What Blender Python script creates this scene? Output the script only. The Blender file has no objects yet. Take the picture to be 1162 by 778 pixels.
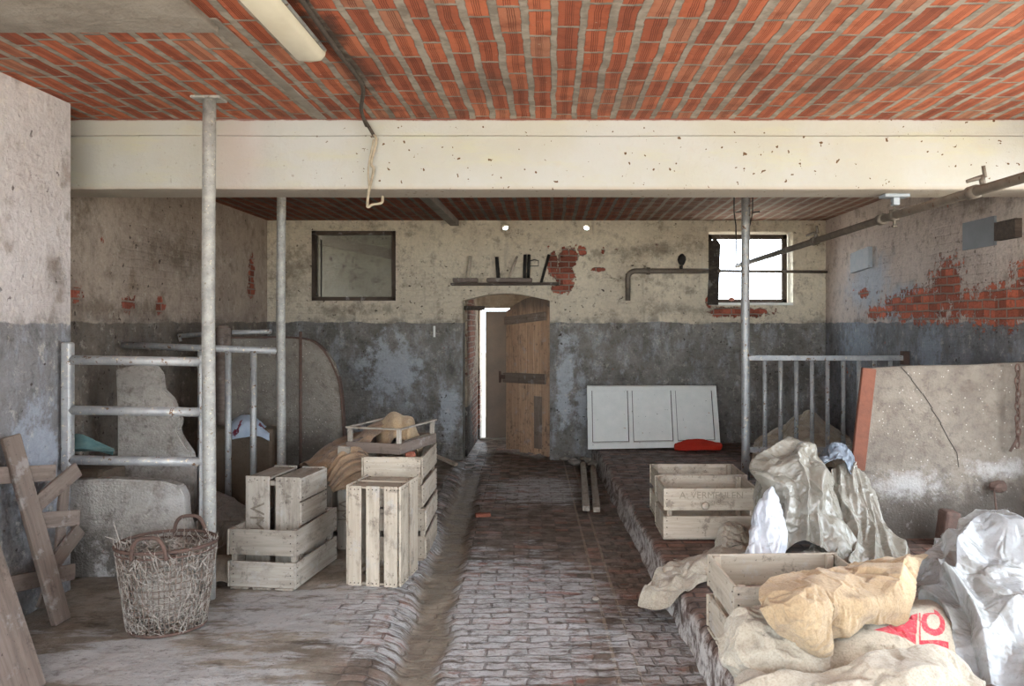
import bpy, bmesh, math, random
from mathutils import Vector, Matrix, noise
R = math.radians
rnd = random.Random(7)
scn = bpy.context.scene
COL = scn.collection
EYE, F, VX, VY = 1.6, 900.0, 625.0, 366.0      # eye height (m) and the lens of the 1162x778 frame

def at(px, py, d):
    return Vector(((px-VX)*d/F, d, EYE+(VY-py)*d/F))
def lin(c):
    c /= 255.0
    return c/12.92 if c <= .04045 else ((c+.055)/1.055)**2.4
def rgb(r, g, b):
    return (lin(r), lin(g), lin(b), 1.0)

# ------------------------------------------------------------------ materials
class Mat:
    def __init__(s, name, rough=.85):
        s.m = bpy.data.materials.new(name); s.m.use_nodes = True
        s.t = s.m.node_tree; s.b = s.t.nodes['Principled BSDF']
        s.out = s.t.nodes['Material Output']
        s.b.inputs['Roughness'].default_value = rough
        s.b.inputs['Specular IOR Level'].default_value = .3
    def n(s, typ, **kw):
        o = s.t.nodes.new(typ)
        for k, v in kw.items(): setattr(o, k, v)
        return o
    def put(s, sock, v):
        if isinstance(v, bpy.types.NodeSocket): s.t.links.new(v, sock)
        elif v is not None:
            try: sock.default_value = v
            except Exception: sock.default_value = (v, v, v)
    def M(s, op, a, b=None, c=None, clamp=False):
        o = s.n('ShaderNodeMath', operation=op, use_clamp=clamp)
        for i, v in enumerate((a, b, c)): s.put(o.inputs[i], v)
        return o.outputs[0]
    def add(s, a, b): return s.M('ADD', a, b)
    def sub(s, a, b): return s.M('SUBTRACT', a, b)
    def mul(s, a, b): return s.M('MULTIPLY', a, b)
    def mx(s, a, b): return s.M('MAXIMUM', a, b)
    def mn(s, a, b): return s.M('MINIMUM', a, b)
    def step(s, x, a, b, lo=0., hi=1.):
        o = s.n('ShaderNodeMapRange', interpolation_type='SMOOTHSTEP')
        for i, v in enumerate((x, a, b, lo, hi)): s.put(o.inputs[i], v)
        return o.outputs[0]
    def pos(s):
        return s.n('ShaderNodeTexCoord').outputs['Object']
    def sep(s, v):
        o = s.n('ShaderNodeSeparateXYZ'); s.put(o.inputs[0], v); return o.outputs[0], o.outputs[1], o.outputs[2]
    def comb(s, x=0., y=0., z=0.):
        o = s.n('ShaderNodeCombineXYZ')
        for i, v in enumerate((x, y, z)): s.put(o.inputs[i], v)
        return o.outputs[0]
    def vscale(s, v, sc, off=(0, 0, 0)):
        o = s.n('ShaderNodeMapping'); s.put(o.inputs[0], v)
        o.inputs['Scale'].default_value = sc; o.inputs['Location'].default_value = off
        return o.outputs[0]
    def noise(s, v, scale, detail=4., rough=.55, dist=0.):
        o = s.n('ShaderNodeTexNoise'); s.put(o.inputs['Vector'], v)
        o.inputs['Scale'].default_value = scale; o.inputs['Detail'].default_value = detail
        o.inputs['Roughness'].default_value = rough; o.inputs['Distortion'].default_value = dist
        return o.outputs['Fac']
    def vor(s, v, scale, feature='F1'):
        o = s.n('ShaderNodeTexVoronoi', feature=feature); s.put(o.inputs['Vector'], v)
        o.inputs['Scale'].default_value = scale
        return o.outputs['Distance']
    def white(s, v):
        o = s.n('ShaderNodeTexWhiteNoise'); s.put(o.inputs['Vector'], v); return o.outputs['Value']
    def brick(s, v, w, h, mortar, off=.5, smooth=.1):
        o = s.n('ShaderNodeTexBrick'); s.put(o.inputs['Vector'], v); o.offset = off
        o.inputs['Scale'].default_value = 1.; o.inputs['Brick Width'].default_value = w
        o.inputs['Row Height'].default_value = h; o.inputs['Mortar Size'].default_value = mortar
        o.inputs['Mortar Smooth'].default_value = smooth
        o.inputs['Color1'].default_value = (0, 0, 0, 1); o.inputs['Color2'].default_value = (1, 1, 1, 1)
        o.inputs['Mortar'].default_value = (.5, .5, .5, 1)
        return o.outputs['Color'], o.outputs['Fac']
    def mix(s, f, a, b, blend='MIX'):
        o = s.n('ShaderNodeMix', data_type='RGBA', blend_type=blend)
        s.put(o.inputs[0], f); s.put(o.inputs[6], a); s.put(o.inputs[7], b)
        return o.outputs[2]
    def ramp(s, f, stops):
        o = s.n('ShaderNodeValToRGB'); s.put(o.inputs[0], f); e = o.color_ramp.elements
        while len(e) < len(stops): e.new(.5)
        for i, (p, c) in enumerate(stops): e[i].position = p; e[i].color = c
        return o.outputs[0]
    def attr(s, name):
        return s.n('ShaderNodeAttribute', attribute_name=name)
    def blob(s, u, v, cu, cv, ru, rv):
        a = s.M('DIVIDE', s.sub(u, cu), ru); b = s.M('DIVIDE', s.sub(v, cv), rv)
        return s.sub(1., s.M('SQRT', s.add(s.mul(a, a), s.mul(b, b))))
    def blobs(s, u, v, lst):
        r = None
        for q in lst:
            k = s.blob(u, v, *q); r = k if r is None else s.mx(r, k)
        return r
    def col(s, c): s.put(s.b.inputs['Base Color'], c)
    def rough(s, r): s.put(s.b.inputs['Roughness'], r)
    def bump(s, h, dist=.01, strength=1.):
        o = s.n('ShaderNodeBump'); o.inputs['Distance'].default_value = dist
        o.inputs['Strength'].default_value = strength; s.put(o.inputs['Height'], h)
        s.put(s.b.inputs['Normal'], o.outputs[0])

def wall_mat(name, axis, up_a, up_b, da_a, da_b, pale, dado=1.6, bricks=(), pales=(), stains=(), dadoless=(), brickcol=(150, 84, 66), speck=.5, lump=1., windowlight=(), mott=1.):
    m = Mat(name, .9); P = m.pos(); x, y, z = m.sep(P)
    u = x if axis == 'x' else y
    uv = m.comb(u, z, 0.)
    n1 = m.noise(P, 1.3, 5, .6); n2 = m.noise(P, 6., 6, .62); n3 = m.noise(P, 34., 4, .6)
    warp = m.comb(m.add(u, m.mul(m.sub(n2, .5), .03)), m.add(z, m.mul(m.sub(m.noise(P, 5., 3), .5), .03)), 0.)
    bc, bf = m.brick(warp, .21, .068, .009, smooth=.35)
    up = m.mix(m.step(n1, .35, .68), up_a, up_b)
    up = m.mix(m.step(n2, .52, .72, 0, .55), up, rgb(118, 100, 80))
    streak = m.noise(m.vscale(P, (9., 9., 1.1)), 1., 4, .6)
    up = m.mix(m.step(streak, .56, .75, 0, .3), up, rgb(96, 84, 72))
    if stains:
        sm = m.step(m.add(m.blobs(u, z, stains), m.mul(m.sub(m.noise(P, 5., 7, .75), .5), 3.2)), .15, 1.1, 0, .6)
        up = m.mix(sm, up, rgb(98, 84, 68))
    if windowlight:
        sm = m.step(m.add(m.blobs(u, z, windowlight), m.mul(m.sub(n2, .5), 1.2)), 0., .7, 0, .85)
        up = m.mix(sm, up, rgb(186, 194, 204))  # bluish glow from the window, painted into the wall colour
    da = m.mix(m.step(m.noise(P, 2.3, 6, .65), .38, .62), da_a, da_b)
    da = m.mix(m.step(m.noise(m.vscale(P, (1., 1., .45), (4, 4, 4)), 6., 7, .78), .48, .64, 0, .5), da, pale)
    da = m.mix(m.step(m.noise(P, 9., 5, .7), .5, .7, 0, .5), da, rgb(60, 56, 52))
    dn = m.noise(m.vscale(P, (1., 1., .6), (3, 7, 2)), 3.2, 6, .7)
    pm = m.step(dn, .56, .66, 0, .6)
    if pales:
        pb = m.step(m.add(m.blobs(u, z, pales), m.mul(m.sub(m.noise(P, 7., 5, .7), .5), 2.6)), .1, .55, 0, .9)
        pm = m.mx(pm, pb)
    da = m.mix(pm, da, pale)
    zz = m.add(z, m.mul(m.sub(m.noise(P, 3.5, 4, .6), .5), .09))
    dm = m.step(zz, dado-.006, dado+.006, 1., 0.)
    c = m.mix(dm, up, da)
    # rubbed rim where paint ends
    rim = m.mul(m.step(zz, dado, dado+.1, 1., 0.), m.sub(1., dm))
    c = m.mix(m.mul(rim, m.step(n2, .4, .6, 0, .6)), c, rgb(120, 112, 104))
    mot = m.noise(m.vscale(P, (1., 1., 1.), (11, 3, 5)), 11., 7, .78)
    c = m.mix(m.step(mot, .52, .68, 0, .5*mott), c, rgb(112, 98, 84)); c = m.mix(m.step(mot, .46, .34, 0, .35), c, rgb(222, 214, 198))
    # old chips: dark specks
    sp = m.step(m.noise(P, 21., 3, .55), .69-.025*speck, .715-.01*speck, 0., .85)
    c = m.mix(m.mul(sp, m.step(n1, .42, .55)), c, rgb(58, 44, 36))
    h = m.add(m.add(m.mul(n2, .7), m.mul(n3, .3)), m.mul(mot, .7*mott))
    h = m.sub(h, m.mul(m.mul(bf, m.step(n1, .4, .62)), .13*lump)); h = m.add(h, m.mul(n1, 1.2))
    h = m.sub(h, m.mul(sp, .3))
    bl = m.step(m.noise(P, 4.3, 5, .62), .70, .72)
    if bricks:
        bb = m.add(m.blobs(u, z, bricks), m.mul(m.sub(m.noise(P, 8. if axis == 'x' else 13., 6, .78), .5), 2.2 if axis == 'x' else 3.6))
        bl = m.mx(bl, m.step(bb, .12, .2))
    bcol = m.mix(m.white(m.comb(m.M('FLOOR', m.mul(u, 7.)), m.M('FLOOR', m.mul(z, 14.7)), 0.)), rgb(*[k*.8 for k in brickcol]), rgb(*[min(255, k*1.25) for k in brickcol]))
    bcol = m.mix(m.step(n3, .45, .7, 0, .5), bcol, rgb(*[k*.62 for k in brickcol]))
    bcol = m.mix(m.mul(bf, .85), bcol, rgb(150, 140, 128))
    c = m.mix(bl, c, bcol)
    h = m.sub(h, m.mul(bl, .5)); h = m.sub(h, m.mul(m.mul(bl, bf), .5))
    c = m.mix(m.step(n3, .3, .75, .12, 0.), c, rgb(40, 36, 32))
    m.col(c); m.bump(h, .035, 1.)
    return m.m

def ceiling_mat(name, dark, lime):
    m = Mat(name, .85); P = m.pos(); x, y, z = m.sep(P)
    wob = m.mul(m.sub(m.noise(P, 3.0, 3), .5), .035)
    wob2 = m.mul(m.sub(m.noise(P, 26., 3, .6), .5), .02)
    r = m.M('DIVIDE', m.add(m.add(x, wob), 8.012), .1235)
    row = m.M('FLOOR', r); fx = m.M('FRACT', r)
    off = m.mul(m.white(m.comb(row, 3., 0.)), 1.)
    r2 = m.add(m.M('DIVIDE', m.add(y, wob2), .285), off)
    cid = m.M('FLOOR', r2); fy = m.M('FRACT', r2)
    rw = m.white(m.comb(row, 9., 2.))
    ex = m.M('ABSOLUTE', m.sub(fx, .5))
    e = m.add(ex, m.M('DIVIDE', wob2, .22))
    mor = m.step(e, m.sub(.37, m.mul(rw, .07)), m.sub(.405, m.mul(rw, .07)))
    ey = m.M('ABSOLUTE', m.sub(fy, .5))
    mor = m.mx(mor, m.step(m.add(ey, m.mul(wob2, 1.2)), .452, .474))
    idn = m.white(m.comb(row, cid, 1.)); idn2 = m.white(m.comb(row, cid, 5.))
    br = m.ramp(idn, [(0, rgb(146, 80, 58)), (.4, rgb(172, 94, 66)), (.75, rgb(188, 108, 76)), (1, rgb(166, 114, 90))])
    dirt = m.noise(P, 7., 6, .65)
    br = m.mix(m.step(dirt, .45, .75, 0, .6), br, rgb(104, 52, 38))
    gsel = m.step(m.M('ABSOLUTE', m.sub(fx, m.add(.42, m.mul(idn2, .16)))), .13, .15, 1., 0.)
    gr = m.mul(gsel, m.step(m.M('SINE', m.mul(fx, 88.)), .2, .8))
    br = m.mix(m.mul(gr, .62), br, rgb(78, 30, 22))
    sp = m.step(m.noise(P, 30., 3, .6), .66, .72, 0, .5)
    br = m.mix(sp, br, rgb(190, 160, 140))
    mc = m.mix(m.step(m.noise(P, 12., 5, .6), .35, .65), rgb(128, 120, 109), rgb(162, 153, 140))
    if lime:
        lm = m.step(m.add(m.step(x, .3, 1.6), m.mul(m.sub(dirt, .5), 1.3)), .2, .7)
        mc = m.mix(lm, mc, rgb(206, 190, 168)); br = m.mix(m.mul(lm, m.step(dirt, .35, .7, .3, .85)), br, rgb(190, 160, 138))
    c = m.mix(mor, br, mc)
    big = m.noise(P, 1.1, 4, .6)
    c = m.mix(m.step(big, .5, .72, 0, .5), c, rgb(86, 66, 56))
    if dark: c = m.mix(.45, c, rgb(58, 38, 34))  # whole ceiling colour mixed towards a darker brown
    # black smudging along the lamp's cable
    cb = m.mul(m.step(m.M('ABSOLUTE', m.sub(x, m.add(-.98, m.mul(m.sub(dirt, .5), .12)))), .01, .1, 1., 0.), m.step(y, 5., 3., .45, .9))
    if not dark: c = m.mix(m.mul(cb, m.step(dirt, .35, .6)), c, rgb(62, 50, 44))
    m.col(c)
    h = m.sub(m.mul(m.noise(P, 40., 4), .3), m.mul(gr, .5)); h = m.add(h, m.mul(mor, .8))
    m.bump(h, .012, 1.)
    return m.m

def floor_mat():
    m = Mat('worn brick and cement floor', .6); P = m.pos(); x, y, z = m.sep(P)
    zone = m.attr('zone').outputs['Fac']          # 0 cement on the left, 1 brick
    gut = m.attr('gutter').outputs['Fac']         # silt in the drain channel
    xs = m.add(x, m.mul(y, .028))
    n2 = m.noise(P, 8., 5, .65)
    wx = m.add(xs, m.mul(m.sub(m.noise(P, 9., 4), .5), .06)); wy = m.add(y, m.mul(m.sub(m.noise(m.vscale(P, (1, 1, 1), (5, 5, 5)), 7., 4), .5), .05))
    bc, bf = m.brick(m.comb(wx, wy, 0.), .205, .078, .008, smooth=.6)
    bc2, bf2 = m.brick(m.comb(m.add(wx, .3), wy, 0.), .1, .1, .012, smooth=.5)
    right = m.step(xs, .5, .505)
    bfac = m.add(m.mul(bf, m.sub(1., right)), m.mul(bf2, right))
    idn = m.white(m.comb(m.M('FLOOR', m.M('DIVIDE', wx, .1025)), m.M('FLOOR', m.M('DIVIDE', wy, .078)), 0.))
    b = m.ramp(idn, [(0, rgb(98, 88, 80)), (.5, rgb(120, 107, 97)), (.85, rgb(138, 121, 110)), (1, rgb(148, 112, 98))])
    b = m.mix(m.step(n2, .45, .7, 0, .6), b, rgb(72, 64, 57))
    # two long joints of the drain row
    ln = m.mn(m.M('ABSOLUTE', m.sub(m.add(xs, m.mul(m.sub(n2, .5), .012)), .405)), m.M('ABSOLUTE', m.sub(m.add(xs, m.mul(m.sub(n2, .5), .012)), .505)))
    lm = m.step(ln, .006, .014, 1., 0.)
    mort = m.mx(m.mul(bfac, m.step(m.noise(P, 4., 5, .6), .4, .62, .15, .9)), lm)
    b = m.mix(mort, b, m.mix(lm, rgb(96, 86, 77), rgb(150, 136, 120)))
    salt = m.noise(m.vscale(P, (1.6, 5.5, 1.)), 1.7, 7, .72)
    reg = m.blobs(x, y, [(-.30, 4.3, .75, 1.3), (-1.2, 4.3, .7, .8), (-.1, 7.6, .5, .7), (-.95, 5.4, .25, 1.2), (.5, 3.9, .3, .5)])
    sm = m.step(m.add(salt, m.mul(m.M('MAXIMUM', reg, -.35), .30)), .49, .61, 0, .88)
    sm = m.mul(sm, m.sub(1., m.mul(bfac, .5)))
    b = m.mix(m.mul(sm, m.step(m.noise(m.vscale(P, (1., 2., 1.), (7, 7, 7)), 10., 7, .85), .38, .56, .12, 1.)), b, rgb(196, 198, 200))
    red = m.step(m.noise(m.vscale(P, (3., 7., 1.), (9, 4, 1)), 1.4, 3), .66, .70, 0, .6)
    b = m.mix(m.mul(red, m.sub(1., mort)), b, rgb(140, 82, 64))
    c1 = m.mix(m.step(m.noise(P, 2.2, 7, .68), .38, .62), rgb(120, 111, 100), rgb(156, 147, 135))
    c1 = m.mix(m.step(m.noise(m.vscale(P, (1.5, 4., 1.), (1, 2, 3)), 2.2, 6, .7), .53, .66, 0, .8), c1, rgb(72, 62, 53))
    regl = m.blobs(x, y, [(-1.3, 4.2, .8, .5), (-2.1, 3.6, .9, .4), (-1.6, 3.4, .7, .3)])
    c1 = m.mix(m.step(m.add(salt, m.mul(m.M('MAXIMUM', regl, -.4), .26)), .52, .64, 0, .62), c1, rgb(190, 192, 194))
    c1 = m.mix(m.step(m.noise(m.vscale(P, (1., 2., 1.), (7, 1, 7)), 9., 7, .8), .5, .66, 0, .6), c1, rgb(92, 82, 72))
    c = m.mix(zone, c1, b)
    silt = m.mix(m.step(n2, .4, .65), rgb(122, 112, 99), rgb(150, 139, 124))
    c = m.mix(gut, c, silt)
    c = m.mix(m.step(m.noise(P, 60., 3), .62, .7, 0, .5), c, rgb(52, 44, 38))
    m.col(c)
    m.rough(m.step(n2, .3, .7, .38, .8))
    bz = m.mul(m.mul(bfac, zone), m.sub(1., gut))
    h = m.add(m.mul(n2, .5), m.mul(m.noise(P, 45., 4), .18)); h = m.sub(h, m.mul(bz, .55)); h = m.add(h, m.mul(m.mul(sm, .3), zone))
    m.bump(h, .022, 1.)
    return m.m

def platform_mat():
    m = Mat('dark brick stall platform', .6); P = m.pos(); x, y, z = m.sep(P)
    e = m.attr('edge').outputs['Fac']
    n2 = m.noise(P, 9., 5, .65)
    wx = m.add(x, m.mul(m.sub(m.noise(P, 5., 3), .5), .03)); wy = m.add(y, m.mul(m.sub(n2, .5), .012))
    bc, bf = m.brick(m.comb(wx, wy, 0.), .21, .075, .008, smooth=.4)
    idn = m.white(m.comb(m.M('FLOOR', m.M('DIVIDE', wx, .21)), m.M('FLOOR', m.M('DIVIDE', wy, .075)), 0.))
    b = m.ramp(idn, [(0, rgb(90, 74, 68)), (.6, rgb(112, 90, 80)), (1, rgb(136, 96, 82))])
    b = m.mix(m.step(n2, .42, .7, 0, .6), b, rgb(86, 76, 68))
    b = m.mix(m.mul(bf, .8), b, rgb(52, 44, 39))
    s = m.noise(m.vscale(P, (1., 3., 3.)), 3.5, 7, .75)
    side = m.mix(m.step(s, .4, .56), rgb(92, 74, 64), rgb(188, 182, 176))
    side = m.mix(m.step(m.noise(P, 13., 4, .7), .5, .62, 0, .8), side, rgb(70, 50, 43))
    c = m.mix(e, b, side)
    c = m.mix(m.step(m.noise(m.vscale(P, (1, 1, 1), (4, 4, 4)), 5., 6, .7), .6, .72, 0, .45), c, rgb(160, 154, 148))
    m.col(c); m.rough(m.step(n2, .3, .7, .35, .75))
    m.bump(m.sub(m.add(m.mul(n2, .6), m.mul(m.noise(P, 40., 4), .2)), m.mul(m.mul(bf, m.sub(1., e)), .7)), .018, 1.)
    return m.m

def wood_mat(name, a, b, dk, grey=.0, sp=.0, zfade=None):
    m = Mat(name, .8)
    g = m.attr('grain').outputs['Vector']
    n = m.noise(m.vscale(g, (2.2, 38., 38.)), 1., 6, .65, .4)
    n2 = m.noise(m.vscale(g, (1., 5., 5.)), 2.4, 5, .65)
    t = m.attr('tint').outputs['Fac']
    c = m.mix(m.step(n, .35, .68), a, b)
    c = m.mix(m.mul(t, .55), c, dk)
    c = m.mix(m.step(n2, .5, .78, 0, .55), c, dk)
    c = m.mix(m.step(m.noise(g, 55., 3, .5), .66, .74, 0, .6), c, rgb(52, 42, 36))
    c = m.mix(m.step(m.noise(m.vscale(g, (1., 2., 2.), (9, 9, 9)), 4.5, 7, .75), .50, .68, 0, .62), c, rgb(104, 94, 84))
    c = m.mix(m.step(m.noise(m.vscale(g, (1., 1., 1.), (2, 9, 5)), 11., 6, .75), .56, .64, 0, .5), c, rgb(80, 70, 62))
    c = m.mix(m.step(m.noise(g, 7., 6, .7), .57, .67, 0, .4), c, rgb(172, 170, 168))
    if zfade:
        x, y, z = m.sep(m.pos())
        zz = m.add(z, m.mul(m.sub(n2, .5), .3))
        c = m.mix(m.step(zz, zfade[0], zfade[1], 0, .8), c, rgb(88, 80, 74))
        c = m.mix(m.mul(m.step(zz, .5, .1), m.step(m.noise(g, 22., 3), .54, .64, 0, .5)), c, rgb(60, 50, 44))
    m.col(c); m.bump(m.add(m.mul(n, .6), m.mul(n2, .4)), .004, 1.)
    return m.m

def plain(name, cols, scale=8., rough=.8, metal=0., bump=.0, bs=30., stretch=(1, 1, 1), spots=None, spot_t=.66):
    m = Mat(name, rough); P = m.vscale(m.pos(), stretch)
    n = m.noise(P, scale, 6, .65)
    st = [(i/(len(cols)-1)*.4+.3, c) for i, c in enumerate(cols)] if len(cols) > 1 else [(0, cols[0]), (1, cols[0])]
    c = m.ramp(n, st)
    if spots:
        for i, (sc, sccol) in enumerate(spots):
            c = m.mix(m.step(m.noise(m.vscale(P, (1, 1, 1), (i*7., 3, i)), sc, 4, .6), spot_t, spot_t+.03), c, sccol)
    m.col(c); m.b.inputs['Metallic'].default_value = metal
    if bump: m.bump(m.add(m.noise(P, bs, 5, .6), n), bump, 1.)
    return m.m

def burlap_mat(name, a, b, stain, print_attr=False):
    m = Mat(name, .95); uv = m.n('ShaderNodeTexCoord').outputs['UV']; P = m.pos()
    u, v, w = m.sep(uv)
    wv = m.mul(m.M('SINE', m.mul(u, 1500.)), m.M('SINE', m.mul(v, 1500.)))
    c = m.mix(m.step(m.noise(P, 5., 5, .6), .35, .65), a, b)
    c = m.mix(m.step(m.noise(P, 11., 6, .7), .53, .7, 0, .65), c, stain)
    c = m.mix(m.step(m.noise(m.vscale(P, (1, 1, 1)), 130., 2), .45, .65, 0, .22), c, rgb(90, 72, 52))
    if print_attr:
        k = m.attr('printed').outputs['Fac']
        c = m.mix(m.mul(k, m.step(m.noise(P, 60., 3), .3, .5, .7, 1.)), c, rgb(205, 52, 66))
    m.col(c); m.b.inputs['Sheen Weight'].default_value = .2
    m.bump(m.add(m.mul(wv, .12), m.noise(P, 60., 4)), .004, 1.)
    return m.m

def plastic_mat(name, a, b, alpha, rough=.28):
    m = Mat(name, rough); P = m.pos()
    n = m.noise(P, 6., 6, .7)
    c = m.mix(m.step(n, .35, .65), a, b)
    c = m.mix(m.step(m.noise(P, 22., 5, .7), .55, .72, 0, .5), c, rgb(112, 100, 84))
    m.col(c); m.b.inputs['Specular IOR Level'].default_value = .9
    m.put(m.b.inputs['Alpha'], m.step(n, .2, .7, min(1., alpha+.1), alpha))
    m.rough(m.step(m.noise(P, 9., 4), .3, .7, rough-.1, rough+.1))
    w1 = m.noise(P, 3., 3); q = m.n('ShaderNodeVectorMath', operation='ADD'); m.put(q.inputs[0], P); m.put(q.inputs[1], m.comb(m.mul(w1, .25), m.mul(w1, .2), m.mul(w1, -.2)))
    e1 = m.step(m.vor(m.vscale(q.outputs[0], (1., 1., .55)), 9., 'DISTANCE_TO_EDGE'), 0., .22); e2 = m.step(m.vor(m.vscale(q.outputs[0], (1., 1., .7)), 23., 'DISTANCE_TO_EDGE'), 0., .22)
    m.bump(m.add(m.mul(e1, .8), m.mul(e2, .25)), .008, .45)
    tr = m.n('ShaderNodeBsdfTranslucent'); m.put(tr.inputs[0], c)
    mixn = m.n('ShaderNodeMixShader'); mixn.inputs[0].default_value = .25
    m.t.links.new(m.b.outputs[0], mixn.inputs[1]); m.t.links.new(tr.outputs[0], mixn.inputs[2])
    m.t.links.new(mixn.outputs[0], m.out.inputs[0])
    return m.m

def slab_mat(name, a, b, footdark=0., lo=(.8, .3), eff=()):
    m = Mat(name, .9); P = m.pos(); x, y, z = m.sep(P)
    n1 = m.noise(P, 2.6, 6, .7); n2 = m.noise(P, 20., 5, .65)
    c = m.mix(m.step(n1, .36, .64), a, b)
    c = m.mix(m.step(n2, .5, .7, 0, .5), c, rgb(78, 70, 62))
    c = m.mix(m.mul(m.step(m.vor(P, 30.), .15, .10), m.mul(m.step(m.noise(P, 5., 3), .36, .46), .8)), c, m.mix(m.white(m.vscale(P, (.01, .01, .01))), rgb(205, 200, 190), rgb(168, 160, 148)))
    c = m.mix(m.step(m.noise(m.vscale(P, (1, 1, 1), (8, 8, 8)), 13., 2), .73, .75, 0, .8), c, rgb(168, 82, 58))
    c = m.mix(m.step(m.noise(m.vscale(P, (1, 1, 1), (6, 1, 9)), 6., 7, .78), .48, .66, 0, .55), c, rgb(92, 80, 70))
    low = m.add(z, m.mul(m.sub(n1, .5), 1.1))
    c = m.mix(m.mul(m.step(low, lo[0], lo[1]), .7+footdark), c, rgb(70, 64, 58))  # slab colour darkens towards its foot
    c = m.mix(m.mul(m.step(m.noise(m.vscale(P, (1, 1, 1), (2, 8, 3)), 3., 7, .75), .56, .66, 0, .75), m.step(z, 1., .6)), c, rgb(178, 174, 170))
    if eff: c = m.mix(m.mul(m.step(m.add(m.blobs(x, z, eff), m.mul(m.sub(m.noise(P, 9., 7, .8), .5), 2.8)), .1, 1.), .6), c, rgb(186, 183, 180))
    m.col(c); m.bump(m.add(m.mul(n2, .7), m.noise(P, 70., 3)), .008, 1.)
    return m.m

MT = {}
MT['wallback'] = wall_mat('whitewashed back wall with grey dado', 'x', rgb(228, 217, 194), rgb(210, 198, 176), rgb(118, 114, 107), rgb(142, 138, 131), rgb(182, 186, 190),
    bricks=[(.17, 2.14, .13, .22), (.2, 2.36, .12, .17), (.02, 2.28, .07, .16), (.36, 2.45, .06, .05), (.12, 2.0, .13, .07), (2.2, 1.72, .45, .07), (1.85, 1.85, .05, .12), (.55, 2.22, .09, .03)],
    pales=[(-1.85, 1.05, .45, .48), (.17, .95, .14, .7), (-1.2, .55, .18, .4), (.4, .6, .2, .3)], stains=[(1.1, 2.45, 1., .15), (-3., 2.2, .6, .5), (1.5, 1.75, .8, .12), (-2.4, 1.75, .9, .12)], speck=1.4)
MT['wallright'] = wall_mat('peeling whitewashed wall with brick showing', 'y', rgb(214, 199, 188), rgb(202, 187, 177), rgb(120, 120, 122), rgb(142, 144, 148), rgb(150, 158, 168),
    bricks=[(5.6, 1.72, .9, .17), (6.9, 1.76, .9, .16), (6.4, 1.92, .3, .22), (7.7, 1.7, .4, .08), (5.2, 1.95, .35, .12), (8.1, 1.9, .15, .06)], pales=[(8.3, 1.4, .5, .4), (6.7, 1.3, .3, .4)],
    stains=[(6.0, 2.55, 1.6, .2)], windowlight=[(8.0, 2.0, .8, .4), (7.2, 1.75, .8, .25)], brickcol=(176, 96, 72), lump=1.)
MT['wallleft'] = wall_mat('grimy whitewashed stall wall', 'y', rgb(190, 174, 158), rgb(168, 152, 138), rgb(116, 106, 96), rgb(134, 124, 112), rgb(122, 118, 112),
    bricks=[(8.75, 2.15, .1, .22), (8.75, 1.95, .12, .08), (6.2, 1.75, .1, .07), (6.7, 1.75, .08, .08), (5.45, 1.8, .15, .07)], stains=[(7., 2.2, .9, .3), (5.4, 2.4, .6, .4), (6., 1.7, 1.6, .12)], speck=1.6)
MT['pier'] = wall_mat('limewashed entrance wall', 'y', rgb(206, 200, 198), rgb(190, 182, 178), rgb(122, 120, 120), rgb(140, 139, 140), rgb(160, 166, 176), speck=.6,
    stains=[(4.45, 1.9, .12, .2)], pales=[(4.3, .9, .25, .35)], lump=.3, mott=.35)
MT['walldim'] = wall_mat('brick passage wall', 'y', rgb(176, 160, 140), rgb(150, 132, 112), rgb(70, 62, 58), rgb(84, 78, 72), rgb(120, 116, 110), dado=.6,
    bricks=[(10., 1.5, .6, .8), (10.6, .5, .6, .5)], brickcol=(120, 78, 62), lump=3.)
MT['wallnext'] = wall_mat('grey wall of the next room', 'x', rgb(196, 192, 178), rgb(180, 176, 162), rgb(120, 116, 108), rgb(130, 126, 118), rgb(160, 160, 158), dado=1.2, stains=[(-2.75, 2.25, .3, .12), (-2.5, 2.2, .2, .1)], speck=3.5)
MT['ceil'] = ceiling_mat('grooved red clay ceiling bricks', False, False)
MT['ceil2'] = ceiling_mat('darker clay ceiling bricks with limed joints', True, True)
MT['floor'] = floor_mat()
MT['platform'] = platform_mat()
MT['concrete'] = plain('rough grey cement', [rgb(120, 112, 102), rgb(152, 145, 135)], 5., .9, bump=.01)
MT['ground'] = plain('pale farmyard concrete', [rgb(176, 166, 150), rgb(196, 186, 170)], 2., .9)
MT['roof'] = plain('roof slab', [rgb(120, 110, 100)], 2., .9)

def beam_mat():
    m = Mat('cream limewashed beam', .85); P = m.pos(); x, y, z = m.sep(P)
    n1 = m.noise(P, 1.6, 5, .6); n2 = m.noise(P, 11., 6, .65)
    c = m.mix(m.step(n1, .35, .65), rgb(180, 180, 175), rgb(176, 174, 162))
    c = m.mix(m.step(m.noise(m.vscale(P, (.6, 1, 3.)), 3., 5, .65), .52, .72, 0, .5), c, rgb(184, 182, 152))
    c = m.mix(m.step(n2, .55, .75, 0, .3), c, rgb(180, 168, 150))
    low = m.step(z, 2.455, 2.432, 0, .75)
    c = m.mix(low, c, rgb(176, 164, 148))
    sp = m.step(m.noise(P, 30., 2, .5), .70, .72)
    c = m.mix(m.mul(sp, m.step(x, -1.8, -1., .2, 1.)), c, rgb(96, 72, 48))
    top = m.step(m.add(z, m.mul(m.sub(n2, .5), .02)), 2.853, 2.862, 0, .9)
    c = m.mix(top, c, rgb(120, 58, 44))
    pk = m.step(m.blob(x, z, -1.95, 2.65, .25, .4), 0., .8, 0, .3)
    c = m.mix(pk, c, rgb(206, 182, 176))
    m.col(c); m.bump(m.add(n2, m.mul(m.noise(P, 50., 4), .3)), .008, 1.)
    return m.m
MT['beam'] = beam_mat()
MT['crate'] = wood_mat('weathered pale crate wood', rgb(196, 184, 166), rgb(174, 161, 143), rgb(134, 122, 108))
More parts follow.
